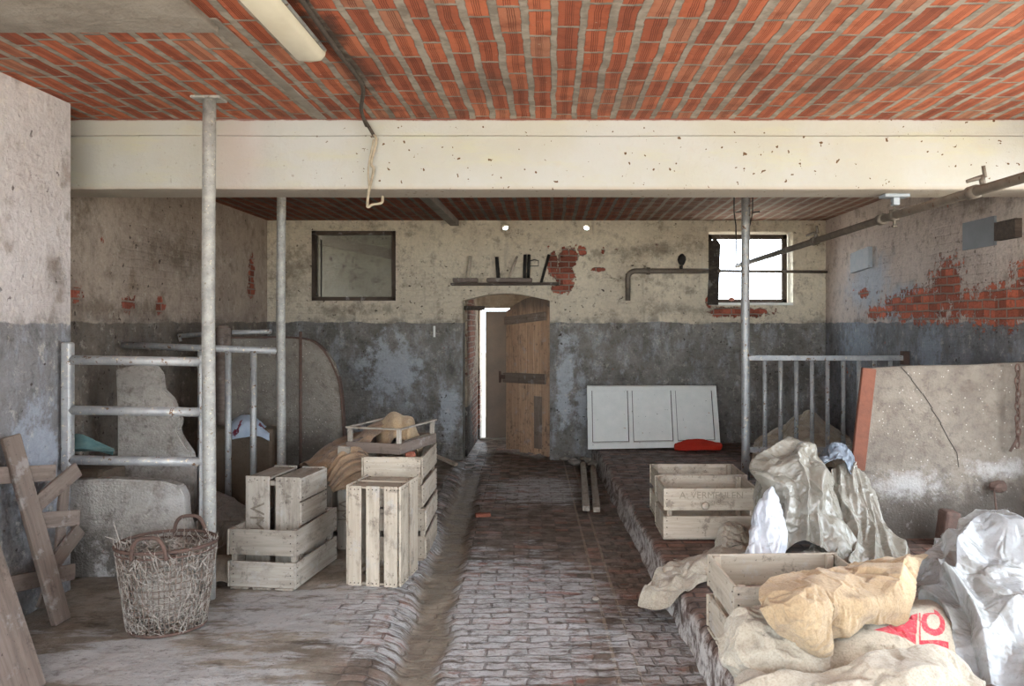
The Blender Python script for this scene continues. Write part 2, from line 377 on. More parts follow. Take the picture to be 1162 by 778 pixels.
MT['crategrey'] = wood_mat('silver grey crate wood', rgb(176, 168, 156), rgb(152, 143, 131), rgb(118, 109, 98))
MT['pallet'] = wood_mat('brown worn timber', rgb(136, 122, 112), rgb(112, 99, 90), rgb(84, 73, 66))
MT['darkwood'] = wood_mat('dark old timber', rgb(86, 74, 64), rgb(64, 54, 47), rgb(46, 39, 34))
MT['blackwood'] = wood_mat('nearly black board', rgb(62, 54, 47), rgb(46, 40, 35), rgb(34, 30, 27))
MT['doorwood'] = wood_mat('tan plank door', rgb(212, 178, 146), rgb(188, 152, 122), rgb(148, 120, 98), zfade=(1.6, 1.85))
MT['doorgrey'] = wood_mat('grey ledge wood', rgb(146, 130, 116), rgb(122, 108, 96), rgb(90, 80, 70))
MT['backdoor'] = plain('grey steel door', [rgb(120, 108, 98), rgb(142, 126, 110)], 3., .7)
MT['galv'] = plain('dull galvanised steel', [rgb(146, 148, 150), rgb(182, 182, 180)], 14., .5, .35, bump=.002, bs=80, spots=[(40., rgb(206, 196, 172)), (26., rgb(120, 96, 74))], spot_t=.62)
MT['galvspeck'] = plain('pitted galvanised steel', [rgb(136, 136, 132), rgb(176, 174, 168)], 20., .6, .25, bump=.002, bs=120, spots=[(60., rgb(206, 196, 172)), (60., rgb(132, 120, 102))], spot_t=.63)
MT['pipe'] = plain('grimy steel pipe', [rgb(98, 90, 80), rgb(130, 120, 108)], 12., .6, .4, spots=[(30., rgb(92, 62, 44))])
MT['iron'] = plain('blackened iron', [rgb(38, 36, 34), rgb(58, 54, 50)], 20., .6, .4)
MT['rust'] = plain('rusty iron', [rgb(80, 66, 60), rgb(104, 82, 72)], 18., .85, .1, bump=.003, bs=60)
MT['redrust'] = plain('rust red edge strip', [rgb(98, 62, 50), rgb(122, 76, 58)], 10., .8, bump=.003)
MT['slab'] = slab_mat('pebbled concrete slab', rgb(108, 99, 90), rgb(130, 121, 110), lo=(.95, .62), eff=[(-.08, .8, .42, .14), (.5, .9, .3, .1)])
MT['slabdark'] = slab_mat('grimy pebbled concrete', rgb(112, 106, 98), rgb(130, 124, 114), .1)
MT['slablight'] = slab_mat('worn pale concrete', rgb(156, 150, 142), rgb(178, 172, 164), eff=[(.25, .5, .4, .14)], lo=(.45, .1))
MT['stain'] = plain('dark trough wall', [rgb(88, 76, 64), rgb(112, 98, 84)], 6., .9, bump=.01)
MT['white'] = plain('flaking white paint', [rgb(222, 224, 218), rgb(234, 234, 228)], 9., .6, bump=.003, spots=[(9., rgb(178, 128, 84)), (30., rgb(120, 128, 116))], spot_t=.69)
MT['red'] = plain('red cloth', [rgb(186, 42, 26), rgb(206, 58, 36)], 9., .8)
MT['lamp'] = plain('yellowed lamp plastic', [rgb(212, 206, 186), rgb(196, 188, 166)], 3., .4)
MT['greymetal'] = plain('grey sheet metal', [rgb(112, 114, 116), rgb(130, 132, 134)], 5., .6, .2)
MT['palemetal'] = plain('scuffed pale board', [rgb(168, 170, 172), rgb(140, 150, 158)], 14., .7, spots=[(20., rgb(120, 84, 66))])
MT['burlap'] = burlap_mat('tan burlap', rgb(188, 162, 126), rgb(168, 142, 108), rgb(124, 102, 78))
MT['burlapgrey'] = burlap_mat('pale grey burlap', rgb(182, 172, 154), rgb(164, 153, 135), rgb(126, 115, 99))
MT['burlapprint'] = burlap_mat('pale burlap with red print', rgb(204, 192, 170), rgb(188, 176, 154), rgb(150, 138, 120), True)
MT['burlapbrown'] = burlap_mat('brown burlap', rgb(160, 132, 104), rgb(138, 112, 88), rgb(100, 80, 62))
MT['rag'] = burlap_mat('grey dirty rag', rgb(128, 120, 110), rgb(108, 101, 92), rgb(80, 74, 66))
MT['plastic'] = plastic_mat('dusty plastic sheeting', rgb(168, 162, 150), rgb(148, 141, 128), .93, .3)
MT['plasticclear'] = plastic_mat('clear plastic sheeting', rgb(196, 198, 200), rgb(178, 177, 172), .55, .2)
MT['plasticblue'] = plastic_mat('blue grey plastic bag', rgb(138, 148, 160), rgb(122, 130, 140), .9, .35)
MT['plasticwhite'] = plastic_mat('white plastic sack', rgb(226, 228, 232), rgb(206, 208, 214), .98, .35)
MT['bluecloth'] = plain('pale blue plastic bag', [rgb(190, 202, 216), rgb(166, 182, 202)], 9., .5, spots=[(7., rgb(120, 44, 62))], spot_t=.6)
MT['teal'] = plain('teal cloth', [rgb(94, 142, 144), rgb(140, 172, 170)], 12., .8)
MT['straw'] = plain('dry straw', [rgb(136, 128, 120), rgb(178, 170, 160)], 40., .9)
MT['wire'] = plain('rusted wire', [rgb(98, 88, 80), rgb(122, 104, 92)], 30., .7, .1)
MT['cord'] = plain('dusty pale cord', [rgb(180, 168, 146), rgb(140, 128, 108)], 30., .8)
MT['cable'] = plain('black dusty cable', [rgb(64, 58, 52), rgb(84, 76, 68)], 30., .8)
MT['brickred'] = plain('broken red brick', [rgb(128, 76, 60), rgb(150, 96, 78)], 12., .9, bump=.006)
MT['ink'] = plain('faded stencil ink', [rgb(136, 126, 112), rgb(100, 91, 82)], 60., .9)
MT['inkpale'] = plain('very faded stencil ink', [rgb(160, 148, 130), rgb(122, 112, 98)], 70., .9)
MT['nail'] = plain('nail heads', [rgb(70, 60, 52)], 60., .8)
gm = Mat('dusty window glass', .12); gm.b.inputs['Alpha'].default_value = .5; gm.col(rgb(110, 108, 96)); MT['glass'] = gm.m

# ------------------------------------------------------------------ mesh building
def tagit(o, label=None, cat=None, group=None, kind=None):
    if label: o['label'] = label
    if cat: o['category'] = cat
    if group: o['group'] = group
    if kind: o['kind'] = kind
    return o
def empty(name, loc, label=None, cat=None, group=None, rz=0., kind=None):
    o = bpy.data.objects.new(name, None); o.empty_display_size = .1
    COL.objects.link(o); o.location = loc; o.rotation_euler = (0, 0, rz)
    return tagit(o, label, cat, group, kind)

class MB:
    def __init__(s, origin=(0, 0, 0)):
        s.v = []; s.f = []; s.g = []; s.t = []; s.o = Vector(origin); s.sm = []; s.mi = []; s.cur = 0; s.extra = None
    def _add(s, vs, fs, gs=None, tint=0., smooth=False):
        k = len(s.v); s.v += [Vector(p) for p in vs]; s.f += [tuple(i+k for i in f) for f in fs]
        s.sm += [smooth]*len(fs); s.mi += [s.cur]*len(fs)
        s.g += list(gs) if gs else [Vector(p) for p in vs]; s.t += [tint]*len(vs)
    def box(s, c, size, M=None, bev=.003, jit=.0, tint=None, seg=1):
        """box with chamfered edges; grain runs along its longest side"""
        hx, hy, hz = size[0]/2, size[1]/2, size[2]/2
        bev = min(bev, hx*.45, hy*.45, hz*.45)
        bm = bmesh.new(); bmesh.ops.create_cube(bm, size=2.)
        for v in bm.verts:
            v.co = Vector((v.co.x*hx, v.co.y*hy, v.co.z*hz))
            if jit: v.co += Vector((rnd.uniform(-jit, jit), rnd.uniform(-jit, jit), rnd.uniform(-jit, jit)))
        if bev > 0: bmesh.ops.bevel(bm, geom=bm.edges[:], offset=bev, segments=seg, affect='EDGES', profile=.5)
        ax = max(range(3), key=lambda i: size[i]); o2 = [i for i in range(3) if i != ax]
        off = Vector((rnd.uniform(0, 50), rnd.uniform(0, 50), rnd.uniform(0, 50)))
        bm.verts.ensure_lookup_table()
        vs = [v.co.copy() for v in bm.verts]; fs = [tuple(v.index for v in f.verts) for f in bm.faces]
        gs = [Vector((p[ax], p[o2[0]], p[o2[1]]))+off for p in vs]
        M = M or Matrix.Identity(3); c = Vector(c)
        s._add([c+M @ p for p in vs], fs, gs, rnd.random() if tint is None else tint)
        bm.free(); return s
    def bar(s, a, b, w, h, up=(0, 0, 1), **kw):
        a = Vector(a); b = Vector(b); X = (b-a).normalized(); up = Vector(up)
        Y = up.cross(X)
        Y = Y.normalized() if Y.length > 1e-4 else Vector((0, 1, 0))
        Z = X.cross(Y)
        return s.box((a+b)/2, ((b-a).length, w, h), Matrix((X, Y, Z)).transposed(), **kw)
    def tube(s, pts, r, n=10, cap=True, tint=.3, taper=None):
        pts = [Vector(p) for p in pts]; rings = []; vs = []; fs = []
        prev = None
        for i, p in enumerate(pts):
            d = (pts[min(i+1, len(pts)-1)]-pts[max(i-1, 0)]).normalized()
            if prev is None:
                q = d.orthogonal().normalized()
            else:
                q = (prev-d*prev.dot(d))
                q = q.normalized() if q.length > 1e-5 else d.orthogonal().normalized()
            prev = q; w = d.cross(q)
            rr = r if taper is None else r*(taper[0]+(taper[1]-taper[0])*i/(len(pts)-1))
            for k in range(n):
                a = 2*math.pi*k/n; vs.append(p+q*math.cos(a)*rr+w*math.sin(a)*rr)
        for i in range(len(pts)-1):
            for k in range(n):
                fs.append((i*n+k, i*n+(k+1) % n, (i+1)*n+(k+1) % n, (i+1)*n+k))
        if cap:
            fs.append(tuple(reversed(range(n)))); fs.append(tuple((len(pts)-1)*n+k for k in range(n)))
        s._add(vs, fs, None, tint, True); return s
    def lump(s, c, rad, amp=.25, seed=0, n=2, squash=(1, 1, 1), smooth=False):
        bm = bmesh.new(); bmesh.ops.create_icosphere(bm, subdivisions=n, radius=1.)
        vs = []
        for v in bm.verts:
            d = v.co.normalized(); k = 1+amp*noise.noise(d*1.7+Vector((seed*3.1, seed, 0)))
            vs.append(Vector(c)+Vector((d.x*squash[0], d.y*squash[1], d.z*squash[2]))*rad*k)
        fs = [tuple(v.index for v in f.verts) for f in bm.faces]; bm.free()
        s._add(vs, fs, None, .3, smooth); return s
    def prism(s, outline, a, b, bev=0., tint=.3):
        """outline: 2D points; a, b: functions (u,v)->front and back points"""
        n = len(outline); vs = [a(*p) for p in outline]+[b(*p) for p in outline]
        fs = [tuple(range(n)), tuple(reversed(range(n, 2*n)))]+[(i, i+n, (i+1) % n+n, (i+1) % n) for i in range(n)]
        s._add(vs, fs, None, tint); return s
    def build(s, name, mat, parent=None, label=None, cat=None, group=None, kind=None):
        me = bpy.data.meshes.new(name)
        me.from_pydata([p-s.o for p in s.v], [], s.f); me.materials.append(MT[mat])
        a = me.attributes.new('grain', 'FLOAT_VECTOR', 'POINT')
        a.data.foreach_set('vector', [c for p in s.g for c in p])
        a = me.attributes.new('tint', 'FLOAT', 'POINT'); a.data.foreach_set('value', s.t)
        me.polygons.foreach_set('use_smooth', s.sm)
        if s.extra: me.materials.append(MT[s.extra]); me.polygons.foreach_set('material_index', s.mi)
        bm = bmesh.new(); bm.from_mesh(me); bmesh.ops.recalc_face_normals(bm, faces=bm.faces[:]); bm.to_mesh(me); bm.free()
        me.update()
        o = bpy.data.objects.new(name, me); COL.objects.link(o)
        if parent is not None: o.parent = parent
        o.location = s.o
        return tagit(o, label, cat, group, kind)

def solid_box(name, lo, hi, mat, kind='structure', cuts=(), parent=None):
    b = MB(); lo = Vector(lo); hi = Vector(hi)
    b.box((lo+hi)/2, hi-lo, bev=.012 if not cuts else 0., seg=2)
    o = b.build(name, mat, parent, kind=kind)
    if cuts:
        tmp = []
        for c in cuts:
            md = o.modifiers.new('b', 'BOOLEAN'); md.operation = 'DIFFERENCE'; md.solver = 'EXACT'; md.object = c; tmp.append(c)
        dg = bpy.context.evaluated_depsgraph_get(); me = bpy.data.meshes.new_from_object(o.evaluated_get(dg))
        o.modifiers.clear(); o.data = me
        me.materials.clear(); me.materials.append(MT[mat])
        for c in set(tmp): bpy.data.objects.remove(c)
    return o
def cutter(lo, hi):
    b = MB(); lo = Vector(lo); hi = Vector(hi); b.box((lo+hi)/2, hi-lo, bev=0.); return b.build('cut', 'roof')
def cutter_poly(pts, y0, y1):
    b = MB(); b.prism(pts, lambda u, v: Vector((u, y0, v)), lambda u, v: Vector((u, y1, v))); return b.build('cut', 'roof')

# ------------------------------------------------------------------ room shell
D = 9.23; XL, XR = -3.3, 3.2; HF, HR = 2.868, 2.79
W = lambda px: (px-VX)*D/F
Zb = lambda py: EYE+(VY-py)*D/F
arch = [(W(525), -.3), (W(624), -.3), (W(624), Zb(341))]
for i in range(1, 12):
    t = i/12; arch.append((W(624)+(W(525)-W(624))*t, Zb(341)+.085*math.sin(math.pi*t)))
arch.append((W(525), Zb(341)))
cuts = [cutter_poly(arch, 9., 10.)]
wl = (W(354), W(449), Zb(341), Zb(262)); wr = (W(804), W(900), Zb(346), Zb(263))
cuts.append(cutter((wl[0], 9., wl[2]), (wl[1], 10., wl[3])))
# splayed reveal of the right window
cuts.append(cutter((wr[0], 9., wr[2]), (wr[1], 10., wr[3])))
for px, py in ((573, 257), (666, 257)):
    b = MB(); b.tube([(W(px), 9., Zb(py)), (W(px), 10., Zb(py))], .038, 20); c = b.build('cut', 'roof'); cuts.append(c)
solid_box('wall_back', (-3.6, D, -.2), (3.5, D+.27, 3.1), 'wallback', cuts=cuts)
solid_box('wall_right', (XR, -2.6, -.2), (XR+.3, D+.1, 3.1), 'wallright', cuts=[cutter((XR-.1, .6, .35), (XR+.5, 4.7, 2.6))])  # side opening added out of view to let more daylight in
solid_box('wall_left', (XL-.3, 4.55, -.2), (XL, D+.1, 3.1), 'wallleft')
solid_box('wall_left_entrance', (XL-.3, -2.6, -.2), (-2.785, 4.6, 3.1), 'pier', cuts=[cutter((XL-.5, -2., .35), (-2.6, 2.3, 2.5))])  # unseen opening, added so light also enters from the left
solid_box('ceiling', (-3.6, -2.6, HF), (3.5, 5.1, 3.1), 'ceil')
solid_box('ceiling_rear', (-3.6, 5.0, HR), (3.5, D+.1, 3.1), 'ceil2')
solid_box('roof', (-3.7, -2.7, 3.09), (3.6, D+.27, 3.25), 'roof')
# beam: upper course set back a little above the lower one
b = MB()
prof = [(4.92, 2.43), (4.935, 2.425), (5.225, 2.425), (5.23, 2.435), (5.23, 2.9), (4.932, 2.9), (4.932, 2.765), (4.92, 2.755)]
N = 60; vs = []; fs = []
for i in range(N+1):
    x = -3.32+6.6*i/N
    for (y, z) in prof:
        vs.append((x, y+.006*noise.noise(Vector((x*1.5, z*4, 3))), z+.005*noise.noise(Vector((x*1.1, y*3, 7)))))
k = len(prof)
for i in range(N):
    for j in range(k): fs.append((i*k+j, i*k+(j+1) % k, (i+1)*k+(j+1) % k, (i+1)*k+j))
fs += [tuple(range(k)), tuple(N*k+j for j in range(k))]
b._add(vs, fs); b.build('ceiling_beam', 'beam', kind='structure')
# cement strip crossing the ceiling at the left and the long cement joint beside it
solid_box('ceiling_concrete_patch', (-2.9, 2.2, HF-.03), (-1.42, 3.4, HF+.02), 'concrete')
solid_box('ceiling_joint', (-1.45, 3.3, HF-.006), (-1.39, 4.93, HF+.02), 'concrete')
b = MB(); b.bar((-1.16, 5.2, HR-.03), (-1.12, D, HR-.03), .1, .07); b.build('ceiling_joist', 'concrete', kind='structure')

def gl(y): return -.94+(8.-y)*.048+.06*noise.noise(Vector((y*2.2, 3, 0)))+.035*noise.noise(Vector((y*7, 1, 0)))
def gr_(y): return -.70+(8.-y)*.048+.035*noise.noise(Vector((y*2.6, 9, 0)))+.03*noise.noise(Vector((y*8, 5, 0)))
def sst(a, b, x):
    t = max(0., min(1., (x-a)/(b-a))); return t*t*(3-2*t)
def edge(y): return .50+(8.7-y)*.0385
me = bpy.data.meshes.new('floor'); nx, ny = 200, 400
vs = []; fs = []; zo = []; gu = []
for j in range(ny+1):
    y = -1.+12.1*j/ny if j else -2.7
    for i in range(nx+1):
        x = -3.4+4.7*i/nx
        a, c = gl(y), gr_(y); fade = 1-sst(8.2, 8.7, y)
        left = 1-sst(a-.13, a+.05, x)
        g = sst(a-.02, a+.04, x)*(1-sst(c-.05, c+.015, x))*fade
        z = .05*left*(1-sst(8.9, 9.2, y))-.032*g+.008*noise.noise(Vector((x*1.3, y*1.3, 0)))+.006*noise.noise(Vector((x*6, y*9, 2)))*(1-g)
        z += .004*noise.noise(Vector((x*22, y*22, 4)))
        vs.append((x, y, z)); gu.append(g*.95)
        zo.append(sst(-1.25, -.95, x+.3*noise.noise(Vector((x*3, y*3, 8)))-(.0 if y > 4.4 else (4.4-y)*.25)))
for j in range(ny):
    for i in range(nx): k = j*(nx+1)+i; fs.append((k, k+1, k+nx+2, k+nx+1))
me.from_pydata(vs, [], fs); me.materials.append(MT['floor'])
for nm, dat in (('zone', zo), ('gutter', gu)):
    a = me.attributes.new(nm, 'FLOAT', 'POINT'); a.data.foreach_set('value', dat)
me.polygons.foreach_set('use_smooth', [True]*len(fs))
o = bpy.data.objects.new('floor', me); COL.objects.link(o); o['kind'] = 'structure'
# raised platform on the right
prof = [(-.02, -.03, 1.), (.0, .05, 1.), (.0, .12, 1.), (.0, .17, 1.), (.012, .192, .35), (.03, .2, 0.), (.12, .2, 0.)]+[(.12+2.5*t/10, .2, 0.) for t in range(1, 11)]
me = bpy.data.meshes.new('floor_platform'); vs = []; fs = []; ed = []; N = 420; k = len(prof)
for j in range(N+1):
    y = -1.+10.24*j/N if j else -2.7
    for (dx, z, e) in prof:
        p = Vector((dx*3+y*0, y*5, z*8))
        vs.append((min(edge(y)+dx+(.012*noise.noise(p)+.02*noise.noise(Vector((y*3, z*3, 1)))), XR+.03), y, z+(.006*noise.noise(p*2) if z > 0 else 0)))
        ed.append(e)
for j in range(N):
    for i in range(k-1): q = j*k+i; fs.append((q, q+1, q+k+1, q+k))
me.from_pydata(vs, [], fs); me.materials.append(MT['platform'])
a = me.attributes.new('edge', 'FLOAT', 'POINT'); a.data.foreach_set('value', ed)
me.polygons.foreach_set('use_smooth', [True]*len(fs))
o = bpy.data.objects.new('floor_platform', me); COL.objects.link(o); o['kind'] = 'structure'
solid_box('ground', (-40, -45, -.4), (40, 45, -.12), 'ground')

# rooms behind the back wall
solid_box('wall_passage_left', (-1.12, D+.26, -.2), (-1.0, 10.95, 2.5), 'walldim')
solid_box('wall_passage_right', (.6, D+.26, -.2), (.75, 10.95, 2.5), 'walldim', cuts=[cutter((.5, 9.7, 1.0), (.9, 10.7, 2.0))])  # unseen opening added to light the passage and its doors
solid_box('wall_passage_back', (-1.12, 10.9, -.2), (.75, 11.05, 2.5), 'walldim', cuts=[cutter((-.975, 10.8, -.1), (-.05, 11.2, 1.80))])
solid_box('ceiling_passage', (-1.12, D+.26, 2.3), (.75, 11.05, 2.5), 'walldim')
solid_box('wall_next_room_back', (-4.6, 11.4, -.2), (-1.0, 11.6, 3.3), 'wallnext')
solid_box('wall_next_room_left', (-4.7, D+.26, -.2), (-4.5, 11.5, 3.3), 'wallnext')
solid_box('wall_next_room_right', (-1.12, D+.27, 2.5), (-1.0, 11.5, 3.3), 'wallnext')
solid_box('wall_next_room_side', (-1.12, 10.95, -.2), (-1.0, 11.5, 2.6), 'wallnext')
solid_box('ceiling_next_room', (-4.7, D+.26, 3.2), (-1.0, 11.6, 3.3), 'wallnext', cuts=[cutter((-4.3, 9.7, 3.), (-3.7, 10.2, 3.5))])  # roof hole added out of sight to light this room
solid_box('floor_next_room', (-4.7, D+.26, -.3), (-1.05, 11.6, -.08), 'concrete')
b = MB(); b.bar((-4.4, 11.1, 3.0), (-1.14, 11.1, 2.34), .1, .14); b.build('ceiling_beam_next_room', 'concrete', kind='structure')

# interior window, dark frame and dusty pane
w = empty('window_1', (W(401), D+.03, wl[2]), kind='structure')
def frame4(x0, x1, z0, z1, y, t, dep, mat, parent, name='window_frame', bottom=None):
    b = MB(parent.location); bt = bottom or t
    b.bar((x0+t/2, y, z0), (x0+t/2, y, z1), t, dep, up=(0, 1, 0)); b.bar((x1-t/2, y, z0), (x1-t/2, y, z1), t, dep, up=(0, 1, 0))
    b.bar((x0, y, z1-t/2), (x1, y, z1-t/2), dep, t); b.bar((x0, y, z0+bt/2), (x1, y, z0+bt/2), dep, bt)
    b.o = parent.location.copy(); o = b.build(name, mat, parent); o.location = (0, 0, 0); return o
frame4(wl[0], wl[1], wl[2], wl[3], D+.02, .045, .07, 'darkwood', w)
b = MB(w.location); b.box(((wl[0]+wl[1])/2, D+.045, (wl[2]+wl[3])/2), (wl[1]-wl[0]-.07, .004, wl[3]-wl[2]-.07), bev=0.)
o = b.build('window_pane', 'glass', w); o.location = (0, 0, 0)
b = MB(w.location); b.bar((wl[0]+.1, D+.03, wl[2]+.03), (wl[0]+.1, D+.03, wl[3]-.1), .015, .015, up=(0, 1, 0)); o = b.build('window_latch', 'iron', w); o.location = (0, 0, 0)
# right window: frame and sill, standing open
w = empty('window_2', (W(852), D+.2, wr[2]), kind='structure')
frame4(wr[0]+.02, wr[1]-.02, wr[2]+.02, wr[3]-.01, D+.2, .055, .06, 'darkwood', w)
b = MB(w.location); b.box(((wr[0]+wr[1])/2, D+.1, wr[2]+.012), (wr[1]-wr[0]-.01, .26, .03), bev=.006); o = b.build('window_sill', 'white', w); o.location = (0, 0, 0)
b = MB((wr[0]+.03, D+.02, wr[2]+.03))
b.prism([(0, 0), (.13, 0), (.135, .70), (.07, .78), (.01, .72)], lambda u, v: Vector((wr[0]-.01+u-(.7-v)*.03, D-.085+u*.3, wr[2]-.0+v)), lambda u, v: Vector((wr[0]-.01+u-(.7-v)*.03, D-.11+u*.3, wr[2]-.0+v)))
b.build('wooden_board', 'blackwood', label='dark narrow board with pointed top leaning in the left side of the bright window', cat='board')
b = MB(at(829, 341, 9.32)); b.lump(at(830, 339.5, 9.3), .04, .5, 3, 1, (1, .7, .6)); b.build('broken_brick', 'brickred', label='small broken brick lying on the sill of the bright window', cat='brick')

# ------------------------------------------------------------------ doors
dr = empty('door_1', (-.03, 9.28, 0), kind='structure')
pf, ph = Vector((-.545, 9.86, 0)), Vector((-.02, 9.27, 0))
du = (ph-pf).normalized(); LW = (ph-pf).length; dn = Vector((du.y, -du.x, 0))
if dn.y > 0: dn = -dn
def dtop(u):
    t = u/LW; return 1.74+.17*math.sin(min(1., t/.7)*math.pi/2)-.03*max(0, t-.7)/.3
b = MB(dr.location); b2 = MB(dr.location)
n = 6
for i in range(n):
    u0, u1 = LW*i/n+.003, LW*(i+1)/n-.003
    o_ = [(u0, .03+.02*(i % 2)), (u1, .03+.015*((i+1) % 3)), (u1, dtop(u1)), ((u0+u1)/2, dtop((u0+u1)/2)), (u0, dtop(u0))]
    off = Vector((i*3.1, i*1.7, 0)); k0 = len(b.v)
    b.prism(o_, lambda u, v: pf+du*u+Vector((0, 0, v))+dn*.015, lambda u, v: pf+du*u+Vector((0, 0, v))-dn*.012, tint=rnd.random())
    for q in range(k0, len(b.v)):
        p = b.v[q]; b.g[q] = Vector((p.z, (p-pf).dot(du), 0))+off
def leafbar(u0, z0, u1, z1, wd, th=.03, mat='doorgrey', name='door_ledge', out=.03):
    q = MB(dr.location); q.bar(pf+du*u0+dn*out+Vector((0, 0, z0)), pf+du*u1+dn*out+Vector((0, 0, z1)), th, wd, up=(0, 0, 1))
    o = q.build(name, mat, dr); o.location = (0, 0, 0); return o
o = b.build('door_planks', 'doorwood', dr); o.location = (0, 0, 0)
leafbar(.0, 1.62, LW-.03, 1.68, .1); leafbar(-.03, .92, LW-.03, .94, .12)
q = MB(dr.location); q.box(pf+du*(LW*.78)+dn*.02+Vector((0, 0, .42)), (.14, .012, .62), Matrix((du, dn.cross(du).cross(du)*-1 if False else Vector((du.y, -du.x, 0)), Vector((0, 0, 1)))).transposed(), tint=.1)
o = q.build('door_patch_board', 'doorgrey', dr, label='paler patch board'); o.location = (0, 0, 0)
q = MB(dr.location); q.box(pf+du*-.03+dn*.05+Vector((0, 0, .93)), (.1, .03, .05), Matrix((du, Vector((du.y, -du.x, 0)), Vector((0, 0, 1)))).transposed()); q.tube([pf+du*-.04+dn*.08+Vector((0, 0, .86)), pf+du*-.04+dn*.08+Vector((0, 0, 1.0))], .014, 8)
o = q.build('door_latch', 'rust', dr); o.location = (0, 0, 0)
q = MB(); q.bar((W(524), 9.4, Zb(349)), (W(545), 9.55, Zb(349)), .12, .05); q.build('lintel_stub', 'darkwood', kind='structure')
b = MB(); b.box((-.47, 10.93, .86), (.86, .035, 1.80), bev=.004); b.build('door_2', 'backdoor', kind='structure')
q = MB(); q.box((-.47, 10.86, .0), (1.0, .12, .05), bev=.01); q.build('threshold', 'concrete', kind='structure')

# ------------------------------------------------------------------ ledge over the door and what lies on it
zs = Zb(321)
b = MB((W(575), D-.07, zs)); b.bar((W(513), D-.075, zs-.018), (W(634), D-.075, zs-.012), .15, .026, tint=.4)
b.build('wall_ledge', 'darkwood', label='thin dark wooden ledge fixed to the wall above the arched doorway', cat='shelf')
def trowel(name, label, x0, x1, hx, htop, hlean, mat, hmat):
    e = empty(name, ((x0+x1)/2, D-.08, zs), label, 'brush')
    q = MB(e.location); q.box(((x0+x1)/2, D-.08, zs+.028), (x1-x0, .09, .05), bev=.012, seg=2); o = q.build('block', 'pallet', e); o.location = (0, 0, 0)
    q = MB(e.location); q.tube([(hx, D-.08, zs+.04), (hx+hlean, D-.05, htop)], .021, 8); o = q.build('handle', hmat, e); o.location = (0, 0, 0)
trowel('scrubbing_brush', 'small brush block with a pale upright handle at the left end of the door ledge', W(515), W(543), W(531), Zb(291), .035, 'darkwood', 'crate')
trowel('floor_scraper', 'long low block with a black upright handle in the middle of the door ledge', W(553), W(604), W(566), Zb(292), -.02, 'darkwood', 'iron')
b = MB((W(578), D-.05, zs)); b.tube([(W(578), D-.07, zs+.06), (W(587), D-.03, Zb(291))], .014, 8); b.build('wooden_stick', 'crate', label='pale wooden stick leaning on the wall over the long block', cat='stick')
for px, lb in ((595, 'left of the pair of short black iron rods standing on the door ledge'), (599.5, 'right of the pair of short black iron rods standing on the door ledge')):
    b = MB((W(px), D-.05, zs)); b.tube([(W(px), D-.06, zs), (W(px)+.01, D-.03, Zb(289))], .018, 8); b.build('iron_rod', 'iron', label=lb, cat='rod', group='iron rods on the door ledge')
b = MB((W(606), D-.05, Zb(300)))
pts = [(W(602), D-.025, Zb(296)), (W(606), D-.05, Zb(295)), (W(611), D-.05, Zb(296))]
b.tube(pts+[(W(611), D-.05, Zb(302)), (W(602), D-.025, Zb(302))], .006, 6)
b.build('wire_bracket', 'iron', label='thin black wire bracket between the rods and the slanted bar over the door', cat='bracket')
b = MB((W(614), D-.05, zs)); b.tube([(W(614), D-.06, zs), (W(623), D-.03, Zb(289))], .016, 8); b.build('iron_bar', 'iron', label='dark slanted iron bar at the right end of the door ledge', cat='bar')
for px, py, s in ((573, 257, 1), (666, 257, 1)):
    pass
b = MB((W(493), D-.01, Zb(376))); b.box((W(493), D-.008, Zb(376)), (.025, .012, .13), bev=.002); b.build('paint_strip', 'white', label='short white upright strip fixed to the wall left of the doorway', cat='strip')

# ------------------------------------------------------------------ pipes
e = empty('vacuum_pipe', (2.17, 3.2, 2.27), 'long grimy steel pipe running along under the ceiling from the right edge to the window', 'pipe')
def sub(mb, name, mat, e, **k):
    mb.o = e.location.copy(); o = mb.build(name, mat, e, **k); o.location = (0, 0, 0); return o
PY = [Vector((2.22, 2.6, 2.272)), Vector((2.21, 5.1, 2.29)), Vector((2.12, 9.05, 2.245))]
def pipe_at(y):
    a, c = (PY[0], PY[1]) if y < 5.1 else (PY[1], PY[2]); return a.lerp(c, (y-a.y)/(c.y-a.y))
b = MB(); b.tube([pipe_at(2.6+i*6.44/24) for i in range(25)], .026, 14); sub(b, 'pipe_run', 'pipe', e)
for y in (4.12, 5.25, 6.5):
    b = MB(); p = pipe_at(y); q = pipe_at(y+.07); b.tube([p, q], .036, 14); sub(b, 'pipe_coupling', 'pipe', e)
for y in (4.06, 6.5):
    b = MB(); p = pipe_at(y)+Vector((0, 0, .02)); b.tube([p, p+Vector((-.01, 0, .045))], .016, 8); b.tube([p+Vector((.01, 0, .04)), p+Vector((-.0, 0, .10))], .010, 8); b.tube([p+Vector((0, 0, .045)), p+Vector((-.085, .0, .02))], .013, 8, taper=(1, .7)); sub(b, 'drain_tap', 'pipe', e)
p = pipe_at(5.1)
e = empty('pipe_hanger', (p.x, p.y, 2.425), 'pale bracket under the beam holding up the long pipe', 'bracket')
b = MB(); b.box((p.x, p.y, 2.413), (.16, .1, .02)); b.box((p.x+.005, p.y, 2.38), (.04, .05, .05)); sub(b, 'plate', 'palemetal', e)
b = MB(); b.tube([(p.x, p.y, 2.35), (p.x, p.y, p.z-.07)], .009, 8); b.tube([p+Vector((0, 0, .035)), p+Vector((0, 0, -.035))], .032, 12); b.box((p.x, p.y, p.z-.07), (.03, .03, .012)); sub(b, 'rod', 'pipe', e)
zp = Zb(307.5)
e = empty('wall_pipe', (W(712), D-.06, Zb(340)), 'thick grey pipe with an elbow crossing the back wall between doorway and window', 'pipe')
pts = [(W(712), D-.05, Zb(341)), (W(712), D-.05, Zb(320))]
